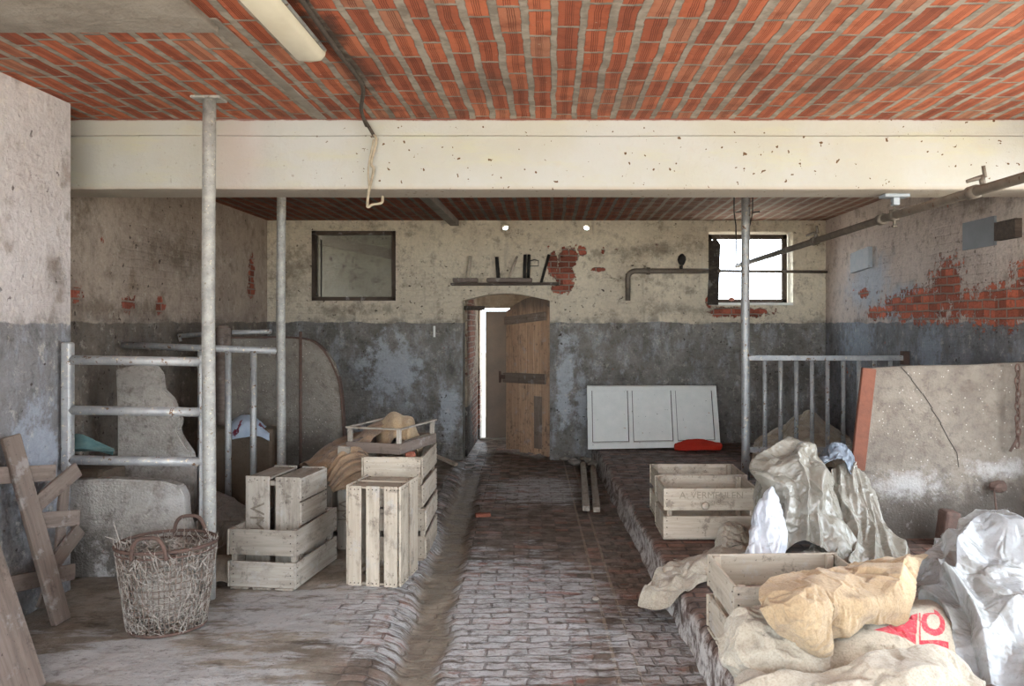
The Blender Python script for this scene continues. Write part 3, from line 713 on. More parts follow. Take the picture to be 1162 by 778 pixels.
for i in range(9):
    a = math.pi/2*i/8; pts.append((W(712)+.085*(1-math.cos(a)), D-.05, Zb(316)+.085*math.sin(a)))
zt = pts[-1][2]
pts.append((W(816), D-.05, zt)); b = MB(); b.tube(pts, .03, 14); sub(b, 'pipe_run', 'pipe', e)
b = MB(); b.tube([(W(816), D-.05, zt), (XR, D-.05, zt-.01)], .017, 12); sub(b, 'thin_pipe', 'pipe', e)
b = MB(); b.tube([(W(733), D-.05, zt), (W(737), D-.05, zt)], .042, 12); b.bar((W(735), D-.05, zt), (W(735), D, zt), .03, .03); sub(b, 'pipe_clamp', 'pipe', e)
b = MB(); b.tube([(W(772), D-.05, zt), (W(772), D-.06, zt+.06)], .02, 10); b.lump((W(772.5), D-.07, Zb(295)), .058, .15, 2, 2, (.8, .8, 1.25), True); sub(b, 'valve', 'iron', e)
for sx, xe, lb in ((-1, 833, 'bent wire hook hanging from the ceiling left of the right post'), (1, 854, 'bent wire hook hanging from the ceiling right of the right post')):
    dd = 7.2; b = MB(at(xe, 240, dd)); b.tube([at(xe+sx*-8 if sx < 0 else xe+8, 240, dd), at(xe, 241, dd), at(xe+(2 if sx < 0 else -3), 255, dd), at(xe+(3 if sx < 0 else -5), 262 if sx > 0 else 300, dd)], .006, 6)
    b.tube([at(xe, 241, dd), at(xe, 217, dd)], .005, 6)
    b.build('wire_hook', 'iron', label=lb, cat='hook')

# ------------------------------------------------------------------ lamp and its cable
e = empty('ceiling_lamp', (-1.105, 2.6, HF), 'old yellowed fluorescent tube light fixed to the brick ceiling', 'lamp')
b = MB(); b.box((-1.105, 2.85, HF-.012), (.11, 1.58, .03), bev=.006); sub(b, 'lamp_base', 'lamp', e)
b = MB()
pr = [(-.07, 0), (-.068, -.03), (-.05, -.052), (0, -.06), (.05, -.052), (.068, -.03), (.07, 0)]
vs = []; fs = []
for j, (y, s) in enumerate(((2.03, .6), (2.06, 1.), (3.60, 1.), (3.64, .9), (3.66, .5))):
    for (x, z) in pr: vs.append((-1.105+x*(.9+.1*s), y, HF-.02+z*s))
for j in range(4):
    for i in range(6): q = j*7+i; fs.append((q, q+1, q+8, q+7))
fs += [tuple(range(7)), tuple(28+i for i in range(7))]; b._add(vs, fs, None, .3, True); sub(b, 'lamp_cover', 'lamp', e)
b = MB(); b.tube([(-1.03, 2.1, HF-.025), (-1.03, 3.62, HF-.025)], .008, 8); sub(b, 'lamp_clip_rail', 'galv', e)
P3 = [Vector((-.99, 2.3, HF-.01)), Vector((-.97, 3., HF-.012)), Vector((-.98, 3.6, HF-.02)), Vector((-1.0, 4.2, HF-.01)), Vector((-1.10, 4.6, HF-.03)), Vector((-1.13, 4.86, HF-.06)), at(413, 135, 4.9), at(425, 155, 4.9)]
def smooth_path(P, n=6):
    out = []
    for i in range(len(P)-1):
        p0, p1, p2, p3 = P[max(i-1, 0)], P[i], P[i+1], P[min(i+2, len(P)-1)]
        for k in range(n):
            t = k/n; out.append(.5*((2*p1)+(p2-p0)*t+(2*p0-5*p1+4*p2-p3)*t*t+(-p0+3*p1-3*p2+p3)*t**3))
    out.append(P[-1]); return out
b = MB(P3[0]); b.tube(smooth_path(P3), .011, 8); b.build('electric_cable', 'cable', label='dark cable running from the lamp along the ceiling to the beam', cat='cable')
P3 = [at(424, 153, 4.895), at(427, 160, 4.89), at(421, 185, 4.895), at(424, 192, 4.89), at(419, 215, 4.89), at(417, 234, 4.87), at(423, 232, 4.87), at(433, 230, 4.87), at(434, 223, 4.9)]
b = MB(P3[0]); b.tube(smooth_path(P3), .009, 6); b.tube(smooth_path([at(424, 158, 4.89), at(418, 190, 4.88), at(419, 212, 4.89)]), .006, 6); b.build('dangling_rope', 'cord', label='pale frayed cord dangling in a loop over the face of the beam', cat='rope')

# ------------------------------------------------------------------ posts, gates and railings
def post(name, label, x, y, z0, z1, r, mat, plate=True):
    e = empty(name, (x, y, z0), label, 'post')
    b = MB(); b.tube([(x+.003*math.sin(i), y, z0+(z1-z0)*i/8) for i in range(9)], r, 18); sub(b, 'tube', mat, e)
    if plate:
        b = MB(); b.box((x, y, z1-.008), (.16, .12, .015), bev=.003); sub(b, 'top_plate', mat, e)
    return e
post('steel_post', 'thick galvanised post in front of the beam, from floor to brick ceiling', at(237, 0, 4.47).x, 4.47, .045, HF, .036, 'galvspeck')
X2 = at(319, 0, 6.05).x
post('steel_post', 'speckled galvanised post behind the beam, left of the pale framed interior window', X2, 6.05, .045, HR, .034, 'galvspeck')
X3 = at(846, 0, 7.1).x
post('steel_post', 'grey steel post on the raised platform in front of the bright window', X3, 7.1, .19, HR, .038, 'galv')
# ladder-like gate
dg_ = 4.5; gx0 = at(71, 0, dg_).x+.03; gx1 = at(231, 0, dg_).x
e = empty('stall_gate', (gx0, dg_, .76), 'three-rail galvanised gate between entrance wall and thick post', 'gate')
b = MB(); b.box((gx0, dg_, (1.49+.76)/2), (.055, .055, 1.49-.76), bev=.012, seg=2); sub(b, 'stile', 'galv', e)
b = MB(); b.box((gx1, dg_, (1.42+.5)/2), (.035, .05, .92), bev=.006); sub(b, 'stile', 'galv', e)
for py in (408, 465, 521.5):
    z = at(0, py, dg_).z; b = MB(); b.tube([(gx0, dg_, z), (gx1, dg_, z-.012)], .027, 14); sub(b, 'rail', 'galv', e)
# railing behind it
e = empty('stall_railing', (X2, 6.05, .05), 'galvanised railing with upright bars behind the thick post', 'railing')
zr = 1.385; b = MB(); b.tube([(-3.25, 6.02, 1.43), (X2, 6.05, zr)], .026, 14); sub(b, 'top_rail', 'galv', e)
for px in (228, 259, 287.5):
    b = MB(); x = at(px, 0, 6.04).x; b.tube([(x, 6.04, .05), (x, 6.04, zr)], .024, 12); sub(b, 'upright_bar', 'galv', e)
# right railing
e = empty('stall_railing', (X3, 7.1, .2), 'grey railing with many thin bars on the raised platform', 'railing')
zt, zl = at(0, 406, 7.1).z, at(0, 510, 7.1).z
b = MB(); b.bar((X3, 7.1, zt), (3.16, 7.1, zt), .05, .045); sub(b, 'top_rail', 'galv', e)
b = MB(); b.bar((X3, 7.1, zl), (3.16, 7.1, zl), .05, .045); sub(b, 'bottom_rail', 'galv', e)
for i in range(10):
    x = at(868+17.8*i, 0, 7.1).x
    if x < 3.15: b = MB(); b.tube([(x, 7.1, zl), (x, 7.1, zt)], .019, 12); sub(b, 'upright_bar', 'galv', e)
b = MB(); b.box((3.17, 7.1, zt), (.05, .09, .12)); sub(b, 'wall_bracket', 'rust', e)
# old fittings in the left stall
b = MB(at(254, 480, 6.75)); b.tube([at(254, 600, 6.75), at(254, 470, 6.75), at(254, 372, 6.75)], .065, 12); b.tube([at(254, 372, 6.75), at(254, 369, 6.75)], .05, 12); b.build('timber_post', 'pallet', label='round brown timber post behind the uprights of the left railing', cat='post')
b = MB(at(205, 380, 6.85)); b.tube([at(203, 381, 6.85), at(262, 377, 6.85), at(308, 376, 6.85)], .02, 10); b.tube([at(203, 379, 6.85), at(205, 387, 6.85)], .014, 8); b.build('feed_rail', 'galv', label='thin grey rail high behind the left railing', cat='rail')

# ------------------------------------------------------------------ concrete slabs
def slab(name, label, pts, d, th, mat, rim=None, rimmat='rust', dfun=None):
    df = dfun or (lambda px: d)
    P = [at(px, py, df(px)) for px, py in pts]; mid = sum(P, Vector())/len(P)
    e = empty(name, (mid.x, mid.y, min(p.z for p in P)), label, 'slab')
    me = bpy.data.meshes.new('panel'); bm = bmesh.new()
    vs = [bm.verts.new(p-e.location) for p in P]; f = bm.faces.new(vs)
    r = bmesh.ops.extrude_face_region(bm, geom=[f]); ex = [v for v in r['geom'] if isinstance(v, bmesh.types.BMVert)]
    bmesh.ops.translate(bm, verts=ex, vec=(0, th, 0)); bmesh.ops.recalc_face_normals(bm, faces=bm.faces[:])
    bmesh.ops.bevel(bm, geom=[ed for ed in bm.edges], offset=.008, segments=2, affect='EDGES')
    bm.to_mesh(me); bm.free(); me.materials.append(MT[mat])
    o = bpy.data.objects.new('panel', me); COL.objects.link(o); o.parent = e
    if rim:
        b = MB(); pp = smooth_path([at(px, py, df(px)-.005) for px, py in rim], 4)
        for i in range(len(pp)-1): b.bar(pp[i]+Vector((0, th/2, 0)), pp[i+1]+Vector((0, th/2, 0)), .014, th+.02, up=(0, 1, 0))
        sub(b, 'edge_strip', rimmat, e)
    return e
pts = [(262, 580), (262, 384), (335, 384)]+[(335+50*math.sin(R(a)), 436-52*math.cos(R(a))) for a in (15, 30, 45, 60, 75)]+[(387, 450), (391, 520), (392, 580)]
slab('concrete_partition', 'tall pebbled concrete partition with rounded top corner behind the left post', pts, 6.75, .06, 'slabdark', rim=[(262, 383), (335, 383), (362, 392), (380, 420), (387, 450), (391, 520), (392, 575)])
b = MB(at(341, 575, 6.6)); b.tube([at(341, 583, 6.6), at(341, 376, 6.6)], .013, 8); b.build('rusty_rod', 'rust', label='thin rusty rod standing in front of the rounded partition', cat='rod')
slab('low_concrete_slab', 'pale low concrete slab with rounded corner standing behind the wire basket', [(60, 660), (60, 546), (120, 543), (185, 546), (203, 552), (209, 564), (210, 585), (219, 612), (226, 660)], 4.82, .09, 'slablight')
slab('broken_concrete_partition', 'broken jagged concrete partition seen between the gate rails', [(133, 600), (133, 470), (131, 419), (150, 415), (172, 413), (181, 424), (183, 442), (194, 453), (198, 464), (204, 478), (200, 488), (206, 500), (216, 514), (219, 530), (219, 600)], 5.55, .08, 'slablight')
slab('tilted_concrete_slab', 'big cracked pebbled concrete slab with rust red left edge at the platform', [(972, 534), (985, 418), (1030, 415), (1100, 414), (1180, 410), (1190, 690), (950, 690), (962, 600)], 5.15, .07, 'slab')
# rust red strip on its left edge, and the crack
e = [o for o in COL.objects if o.name.startswith('tilted_concrete_slab')][0]
b = MB(); b.bar(at(975.5, 534, 5.13)+Vector((0, .035, 0)), at(988.5, 418, 5.13)+Vector((0, .035, 0)), .09, .032, up=(0, 1, 0)); sub(b, 'edge_strip', 'redrust', e)
b = MB(); pp = [at(x, y, 5.148) for x, y in ((1023, 416), (1035, 430), (1046, 446), (1058, 463), (1068, 480), (1076, 497), (1085, 512), (1088, 530))]
for i in range(len(pp)-1): b.bar(pp[i]+Vector((rnd.uniform(-.01, .01), 0, 0)), pp[i+1], .004, .0035, up=(0, 1, 0))
sub(b, 'crack', 'iron', e)
b = MB((2.2, 6.4, .2))
solid = MB((-2.55, 6.35, .05)); solid.box((-2.52, 6.4, .4), (.62, .2, .72), bev=.03, seg=2); solid.build('trough_wall', 'stain', label='low brown trough wall under the pale blue bag', cat='low wall')
# chain and flange by the right slab
e = empty('rusty_chain', at(1156, 420, 5.0), 'rusty chain hanging over the big cracked slab at the right edge', 'chain')
p = at(1155, 418, 5.05)
for i in range(13):
    b = MB(); c = p+Vector((.004*math.sin(i*2), 0, -.04*i)); ang = (i % 2)*math.pi/2
    b.tube([c+Vector((math.cos(t)*.014*math.cos(ang), math.cos(t)*.014*math.sin(ang), math.sin(t)*.027)) for t in [k*2*math.pi/10 for k in range(11)]], .006, 6, cap=False)
    sub(b, 'link', 'rust', e)
b = MB(); b.tube([at(1157, 492, 5.05), at(1152, 502, 5.05), at(1146, 512, 5.05)], .009, 8); sub(b, 'hook', 'rust', e)
b = MB(at(1085, 615, 5.0)); b.box(at(1075, 600, 4.98), (.1, .12, .24), Matrix.Rotation(R(8), 3, 'Y'), bev=.02, seg=2); b.box(at(1092, 606, 4.98), (.12, .14, .1), Matrix.Rotation(R(28), 3, 'Y'), bev=.03, seg=2)
b.build('rusty_flange', 'rust', label='dark rusty metal lump at the foot of the big cracked slab', cat='fitting')
b = MB(at(1130, 570, 5.0)); b.lump(at(1133, 552, 5.08), .05, .5, 5, 2, (1.2, .6, .8)); b.tube([at(1128, 556, 5.03), at(1132, 590, 4.95)], .006, 6); b.build('drinking_bowl_valve', 'rust', label='small rusty valve with a pale stalk on the big cracked slab', cat='valve')

# ------------------------------------------------------------------ fixtures on the right wall
def rightplate(name, label, y0, y1, z0, z1, mat, cat, off=0., th=.02, skew=0.):
    b = MB((XR-off, (y0+y1)/2, z0)); b.prism([(y0, z0), (y1, z0+skew), (y1, z1+skew), (y0, z1)], lambda u, v: Vector((XR-off, u, v)), lambda u, v: Vector((XR-off-th, u, v))); return b.build(name, mat, label=label, cat=cat)
def ry(px): return XR*F/(px-VX)
def rz(px, py): return EYE+(VY-py)*ry(px)/F
rightplate('metal_plate', 'grey square metal plate fixed high on the right wall', ry(1131), ry(1095), rz(1113, 281), rz(1113, 249), 'greymetal', 'plate')
rightplate('wooden_bracket', 'dark rotten wood block on the right wall beside the grey plate', ry(1160), ry(1136), rz(1148, 271), rz(1148, 250), 'darkwood', 'block', th=.05)
rightplate('small_board', 'small scuffed pale board on the right wall near the corner', ry(990), ry(969), rz(980, 305), rz(980, 282), 'palemetal', 'board', th=.04, skew=-.03)

# ------------------------------------------------------------------ white panelled door lying on its side
a0 = at(667, 508, 8.75); a1 = at(817, 505, 8.75); t0 = at(666, 437, 9.1); t1 = at(812, 437, 9.1)
e = empty('panelled_door', ((a0.x+a1.x)/2, 8.8, .2), 'white flaking three-panel door lying on its side against the back wall', 'door')
def pd(u, v, n=0.):
    p = a0.lerp(a1, u).lerp(t0.lerp(t1, u), v); return p+Vector((0, -.95, -.3))*n
nrm = Vector((0, -.95, -.3))
def pbar(u0, v0, u1, v1, w, th, name, mat, out=0.):
    b = MB(); b.bar(pd(u0, v0, out), pd(u1, v1, out), w, th, up=nrm); sub(b, name, mat, e)
def pquad(u0, v0, u1, v1, z0, z1, name, mat):
    b = MB(); b.prism([(u0, v0), (u1, v0), (u1, v1), (u0, v1)], lambda u, v: pd(u, v, z0), lambda u, v: pd(u, v, z1)); sub(b, name, mat, e)
pquad(0, 0, 1, .09, -.0, .035, 'rail', 'white'); pquad(0, .93, 1, 1, 0, .035, 'rail', 'white')
for u0, u1 in ((0, .035), (.315, .345), (.65, .68), (.965, 1.)): pquad(u0, .09, u1, .93, 0, .035, 'stile', 'white')
for u0, u1 in ((.035, .315), (.345, .65), (.68, .965)): pquad(u0+.006, .105, u1-.006, .915, .004, .016, 'panel', 'white'); pquad(u0, .09, u1, .93, 0., .004, 'groove_shade', 'darkwood')  # dark sheets stand in for shade in the grooves round the panels

# ------------------------------------------------------------------ crates
def crate(name, label, loc, rz_, L=.6, Wd=.4, H=.33, orient='flat', mat='crate', group='slatted wooden potato crates', nslat=3, text=None, knob=False, cross=False):
    e = empty(name, loc, label, 'crate', group, R(rz_))
    if orient == 'flat': M, sh = Matrix.Identity(3), Vector((0, 0, 0))
    elif orient == 'end_right':      # on end, slatted bottom turned to +x
        M = Matrix(((0, 0, -1), (0, 1, 0), (1, 0, 0))); sh = Vector((H/2, 0, L/2))
    elif orient == 'end_front':      # on end, slatted bottom turned to the viewer
        M = Matrix(((0, 1, 0), (0, 0, 1), (1, 0, 0))); sh = Vector((0, -H/2, L/2))
    t = .012
    def part(nm, boxes, mt=mat, nails=()):
        b = MB()
        for c, q in boxes: b.box(Vector(c), q, bev=.0022, jit=.0012)
        b.cur = 1
        for c, ax in nails:
            c = Vector(c); b.tube([c-Vector(ax)*.002, c+Vector(ax)*.0022], .0036, 6)
        if nails: b.extra = 'nail'
        b.v = [M @ p+sh for p in b.v]; return b.build(nm, mt, e)
    hb = (H-.038)/2
    for sy in (-1, 1):
        part('side_panel', [((0, sy*(Wd/2-t/2), hb/2), (L, t, hb)), ((rnd.uniform(-.003, .003), sy*(Wd/2-t/2+.001), H-hb/2), (L, t, hb))],
             nails=[((sx*(L/2-.022), sy*(Wd/2+.001), base+hb*(.2+.3*k)), (0, sy, 0)) for sx in (-1, 1) for k in range(3) for base in (0, H-hb)])
    for sx in (-1, 1):
        part('end_panel', [((sx*(L/2-t-.001), 0, hb/2), (t, Wd-2*t-.002, hb)), ((sx*(L/2-t-.001), 0, H-hb/2), (t, Wd-2*t-.002, hb))],
             nails=[((sx*(L/2-t/2-.001), sy*(Wd/2-.035), base+hb*(.2+.3*k)), (sx, 0, 0)) for sy in (-1, 1) for k in range(3) for base in (0, H-hb)])
    for sx in (-1, 1):
        for sy in (-1, 1):
            part('corner_post', [((sx*(L/2-2*t-.018), sy*(Wd/2-t-.016), H/2+.004), (.03, .03, H-.012))])
    sl = []; nl = []
    wsl = (Wd-.004)/nslat-.03
    for i in range(nslat):
        y = -Wd/2+.003+(i+.5)*(Wd-.006)/nslat
        sl.append(((0, y, -.006), (L, wsl, .012)))
        nl += [((sx*(L/2-.02), y+q*wsl, -.0125), (0, 0, -1)) for sx in (-1, 1) for q in (-.3, 0, .3)]
    if cross:
        sl = [((-L/2+(i+.5)*L/4, 0, -.006), (L/4-.008, Wd, .012)) for i in range(4)]
        nl = [((c_[0]+q*L/12, sy*(Wd/2-.02), -.0125), (0, 0, -1)) for c_, _ in sl for sy in (-1, 1) for q in (-1, 1)]
    part('bottom', sl, nails=nl)
    if text:
        for (body, size, pos, rx, mt) in text:
            cu = bpy.data.curves.new('lettering', 'FONT'); cu.body = body; cu.size = size; cu.align_x = 'CENTER'; cu.align_y = 'CENTER'; cu.extrude = .0006
            to = bpy.data.objects.new('lettering', cu); COL.objects.link(to)
            dg = bpy.context.evaluated_depsgraph_get(); me = bpy.data.meshes.new_from_object(to.evaluated_get(dg)); bpy.data.objects.remove(to)
            T = Matrix.Translation(Vector(pos)) @ Matrix.Rotation(R(90), 4, 'X') @ Matrix.Rotation(R(rx), 4, 'Z')
            me.transform(T); me.materials.clear(); me.materials.append(MT[mt])
            lo = bpy.data.objects.new('stencil_lettering', me); COL.objects.link(lo); lo.parent = e
    if knob:
        b = MB(); b.tube([(-.04, -Wd/2-.001, H-hb+.03), (-.04, -Wd/2-.016, H-hb+.03)], .026, 14, taper=(1, .8)); b.build('wood_knob', mat, e)
    return e
G1 = 'crates on the left floor'; G2 = 'crates on the raised platform'
crate('potato_crate', 'grey crate lying open on the floor with another crate standing inside it', (-1.643, 4.904, .062), 83, .61, .42, .335, mat='crategrey', group=G1)
crate('potato_crate', 'crate standing on end inside the open crate on the floor', (-1.655, 4.97, .085), -8, .585, .37, .345, 'end_right', 'crategrey', G1, cross=True,
      text=[('VM', .13, (-.10, -.1885, .34), -90, 'ink')])
crate('potato_crate', 'crate standing on end with three bottom slats facing the room', (-1.022, 4.83, .05), -8, .59, .335, .33, 'end_front', 'crate', G1)
crate('potato_crate', 'lower crate of the stack beside the drain channel', (-1.02, 5.47, .062), 91.5, .62, .4, .325, mat='crate', group=G1)
crate('potato_crate', 'upper crate of the stack beside the drain channel, under the low tray', (-1.03, 5.46, .402), 90, .62, .4, .325, mat='crate', group=G1)
crate('potato_crate', 'crate standing on end with dark stencilled letters, under the brown sacks', (-1.47, 5.62, .05), -2, .56, .4, .34, 'end_right', 'crategrey', G1,
      text=[('VM', .11, (.055, -.2035, .27), -90, 'ink')])
crate('potato_crate', 'pale crate with faded stencilled lettering on the platform', (1.03, 5.30, .218), 0, .615, .43, .32, mat='crate', group=G2, knob=True,
      text=[('A. VERMEULEN', .062, (0., -.2175, .275), 0, 'inkpale'), ('KOPSPOEL', .036, (.01, -.2175, .225), 0, 'inkpale')])
crate('potato_crate', 'crate standing close behind the lettered crate on the platform', (1.06, 5.755, .218), 0, .63, .43, .32, mat='crate', group=G2)
crate('potato_crate', 'large open crate half covered by sacks on the platform edge', (1.02, 3.41, .218), 2, .60, .46, .325, mat='crate', group=G2)
# low tray with corner posts and thin rails
e = empty('wooden_tray', (-1.10, 5.52, .735), 'low wooden tray with tall corner posts on top of the crate stack', 'tray', rz=R(-17))
A_, B_, H_ = .2, .27, .165
def tp(nm, c, s):
    b = MB(); b.box(c, s, bev=.002, jit=.001); return b.build(nm, 'pallet' if nm in ('side_board',) else 'crategrey', e)
for sx in (-1, 1): tp('side_board', (sx*A_, 0, .035), (.012, 2*B_, .07))
for sy in (-1, 1): tp('side_board', (0, sy*B_, .035), (2*A_, .012, .07))
tp('bottom', (0, 0, .004), (2*A_-.012, 2*B_-.012, .008))
for sx in (-1, 1):
    for sy in (-1, 1): tp('corner_post', (sx*(A_-.018), sy*(B_-.018), H_/2+.01), (.026, .026, H_-.01))
for sx in (-1, 1): tp('rail', (sx*A_, 0, H_), (.02, 2*B_, .012))
for sy in (-1,): tp('rail', (0, sy*B_, H_), (2*A_, .02, .012))
tp('bottom_slat', (A_-.05, .0, .06), (.03, 2*B_-.02, .012))
b = MB(at(470, 508, 5.3)); b.lump(at(466, 516, 5.2), .03, .4, 8, 2, (1.3, 1, .7)); b.build('tile_fragment', 'brickred', label='small reddish fragment lying on the crate stack beside the tray', cat='fragment')

# ------------------------------------------------------------------ timber on the left
def fr(px, py):
    d = (-2.735-.858)/((px-VX)/F-.22); return at(px, py, d)
e = empty('broken_pallet', (-2.66, 4.1, .05), 'broken brown pallet frame leaning on the entrance wall', 'pallet')
nn = Vector((.97, -.2, .1))
def fb(x0, y0, x1, y1, w, off=0., nm='slat'):
    b = MB(); o_ = nn*off; b.bar(fr(x0, y0)+o_, fr(x1, y1)+o_, w, .022, up=nn); sub(b, nm, 'pallet', e)
fb(-12, 540, 62, 536, .085, 0, 'rail'); fb(84, 532, 36, 573, .085, .025, 'brace'); fb(74, 540, 66, 640, .06, -.0, 'stile'); fb(40, 591, 85, 587, .085, .025); fb(84, 600, 42, 655, .08, .04, 'brace'); fb(-2, 666, 84, 648, .085, .0); fb(68, 640, 50, 690, .08, -.01, 'stile')
b = MB((-2.5, 4.1, .05)); b.bar((-2.515, 4.08, .06), (-2.725, 4.0, 1.03), .10, .035, up=(.95, -.3, .2), jit=.003, bev=.006); b.build('timber_plank', 'pallet', label='long brown plank leaning on the wall in front of the broken pallet', cat='plank')
b = MB((-2.3, 3.1, .05)); A0 = Vector((-2.17, 3.40, .05)); A1 = Vector((-2.68, 3.52, 1.30))
dirp = (A1-A0).normalized(); near = Vector((-.06, -1., 0)).normalized(); nrm2 = dirp.cross(near).normalized()
cc = (A0+A1)/2+near*.45
b.box(cc, ((A1-A0).length, .9, .03), Matrix((dirp, near, nrm2)).transposed(), bev=.008); o = b.build('timber_sheet', 'pallet', label='wide worn wooden board leaning on the wall in the lower left corner', cat='board')

# floor planks
for (q, lb) in ((((661.5, 528, 8.75), (665, 580, 6.65)), 'left of the two grey planks lying on the brick floor by the platform'), (((673, 532, 8.55), (677, 583, 6.62)), 'right of the two grey planks lying on the brick floor by the platform')):
    b = MB(at(*q[1])); p0 = at(*q[0]); p1 = at(*q[1]); p0.z = .045; p1.z = .04
    b.bar(p0, p1, .062, .045, bev=.006, jit=.004); b.build('floor_plank', 'crategrey', label=lb, cat='plank', group='grey planks by the platform')
b = MB(at(505, 521, 8.8)); b.bar(at(492, 516, 8.7), at(518, 527, 8.5), .05, .03); b.build('wood_offcut', 'crate', label='short pale offcut lying at the foot of the back wall left of the doorway', cat='offcut')
b = MB(at(548, 586, 6.5)); b.box(at(548, 586, 6.55)+Vector((0, 0, .01)), (.13, .06, .04), Matrix.Rotation(R(10), 3, 'Z'), bev=.012, seg=2); b.build('broken_brick', 'brickred', label='small broken red brick lying on the floor by the drain channel', cat='brick')
b = MB(at(676, 682, 4.56)); b.lump(at(676, 681, 4.56)+Vector((0, 0, .01)), .022, .3, 4, 2, (1.2, 1, .6), True); b.build('pebble', 'concrete', label='pale round pebble lying on the brick floor before the sack', cat='stone')
for i in range(7):
    px = rnd.uniform(640, 676); d = rnd.uniform(8.7, 9.1); p = at(px, 500, d); p.z = .03+.03*rnd.random(); b = MB(p); b.lump(p, rnd.uniform(.03, .06), .5, i, 2, (1.3, 1, .6)); b.build('rubble_piece', 'concrete', label='pale crumbled rubble piece at the wall foot between doorway and platform', cat='rubble', group='rubble at the wall foot')

# ------------------------------------------------------------------ wire basket
BC = Vector((-1.965, 4.06, .05)); BH = .42
e = empty('wire_basket', BC, 'rusty round wire basket full of straw standing beside the thick post', 'basket')
def br(t): return .185+.055*t
def bp(a, t, k=1.): 
    r = br(t)*k*(1+.02*math.sin(a*3+t*2)); return BC+Vector((math.cos(a)*r, math.sin(a)*r*.92, .01+t*BH))
ring = lambda t, k=1.: [bp(2*math.pi*i/36, t, k) for i in range(37)]
b = MB(); b.tube(ring(1.), .009, 8, cap=False); b.tube(ring(.93), .005, 6, cap=False); sub(b, 'rim', 'rust', e)
b = MB()
for t in [i/13 for i in range(13)]: b.tube(ring(t), .0028, 5, cap=False)
for i in range(52):
    a = 2*math.pi*i/52; b.tube([bp(a, t/4) for t in range(5)], .003, 5)
sub(b, 'wire_mesh', 'wire', e)
b = MB(); b.tube(ring(0), .008, 6, cap=False)
for i in range(-4, 5):
    x = i*.04; yy = math.sqrt(max(0, .185**2-x*x))*.9; b.tube([BC+Vector((x, -yy, .008)), BC+Vector((x, yy, .008))], .004, 5)
sub(b, 'base', 'rust', e)
for sy in (-1, 1):
    c = BC+Vector((.02, sy*br(1)*.92, .01+BH)); b = MB()
    b.tube(smooth_path([c+Vector((-.085, 0, -.03)), c+Vector((-.075, -.01, .035)), c+Vector((-.04, -.01, .075)), c+Vector((.04, -.01, .078)), c+Vector((.075, -.01, .035)), c+Vector((.085, 0, -.03))], 4), .010, 8); sub(b, 'handle', 'rust', e)
b = MB(BC)
for i in range(2200):
    a = rnd.uniform(0, 6.28); t = rnd.uniform(.02, .95); k = rnd.uniform(.86, 1.05)
    p = bp(a, t, k); d = Vector((rnd.gauss(0, 1)*.035, rnd.gauss(0, 1)*.035, rnd.gauss(0, 1)*.03)); q = p+d; q2 = q+d*.6+Vector((0, 0, rnd.gauss(0, .015)))
    for w_ in (q, q2):
        h = w_-BC; rr = math.hypot(h.x, h.y/.92); mxr = br(min(1, max(0, h.z/BH)))*1.02
        if rr > mxr: w_.x = BC.x+h.x*mxr/rr; w_.y = BC.y+h.y*mxr/rr
        w_.z = max(w_.z, BC.z+.01)
    b.tube([p, q, q2], rnd.uniform(.001, .0022), 4)
for i in range(260):
    a = rnd.uniform(0, 6.28); r = rnd.uniform(0, .18); p = BC+Vector((r*math.cos(a), r*math.sin(a), BH-.05+rnd.uniform(-.03, .05)))
    d = Vector((rnd.gauss(0, .035), rnd.gauss(0, .035), rnd.gauss(.0, .015))); b.tube([p, p+d, p+d*1.4+Vector((0, 0, -.01))], rnd.uniform(.002, .004), 4)
b.tube([BC+Vector((-.2, -.05, BH-.03)), BC+Vector((-.23, -.08, BH+.13))], .006, 5, taper=(1, .3)); b.tube([BC+Vector((-.21, 0, BH)), BC+Vector((-.29, -.05, BH+.05))], .005, 5, taper=(1, .3))
b.lump(BC+Vector((0, 0, .2)), .175, .1, 2, 3, (1, .95, 1.0), True)
b.build('straw_bundle', 'straw', label='tangled dry straw and twigs packed into the wire basket', cat='straw', kind='stuff')

# ------------------------------------------------------------------ cloth and plastic
def catmull(P, t):
    n = len(P)-1; s = min(max(t, 0.), .99999)*n; i = int(s); f = s-i
    p0, p1, p2, p3 = P[max(i-1, 0)], P[i], P[min(i+1, n)], P[min(i+2, n)]
    return .5*((2*p1)+(p2-p0)*f+(2*p0-5*p1+4*p2-p3)*f*f+(-p0+3*p1-3*p2+p3)*f**3)
def creases(p, seed, sharp):
    rr = random.Random(seed); v = 0.
    for i in range(7):
        d = Vector((rr.gauss(0, 1), rr.gauss(0, 1), rr.gauss(0, 1))).normalized(); fq = rr.uniform(2.5, 8.)
        w = p.dot(d)*fq+rr.uniform(0, 6)+.8*noise.noise(p*2.3+Vector((i*5., seed, 0)))
        t = w-math.floor(w); tri = abs(t*2-1)
        v += (tri if sharp else .5-.5*math.cos(tri*math.pi))/(fq/3.5)
    return v/7.-.5
SIM = []
def ridge(u, v, f, seed, sl=0., wob=1.):
    w = u*f+v*sl+wob*noise.noise(Vector((u*3, v*2.2, seed)))+seed
    t = w-math.floor(w); a = abs(2*t-1)
    return (1-a)**1.5*(.5+noise.noise(Vector((math.floor(w)*3.3, v*2.5, seed*1.7))))
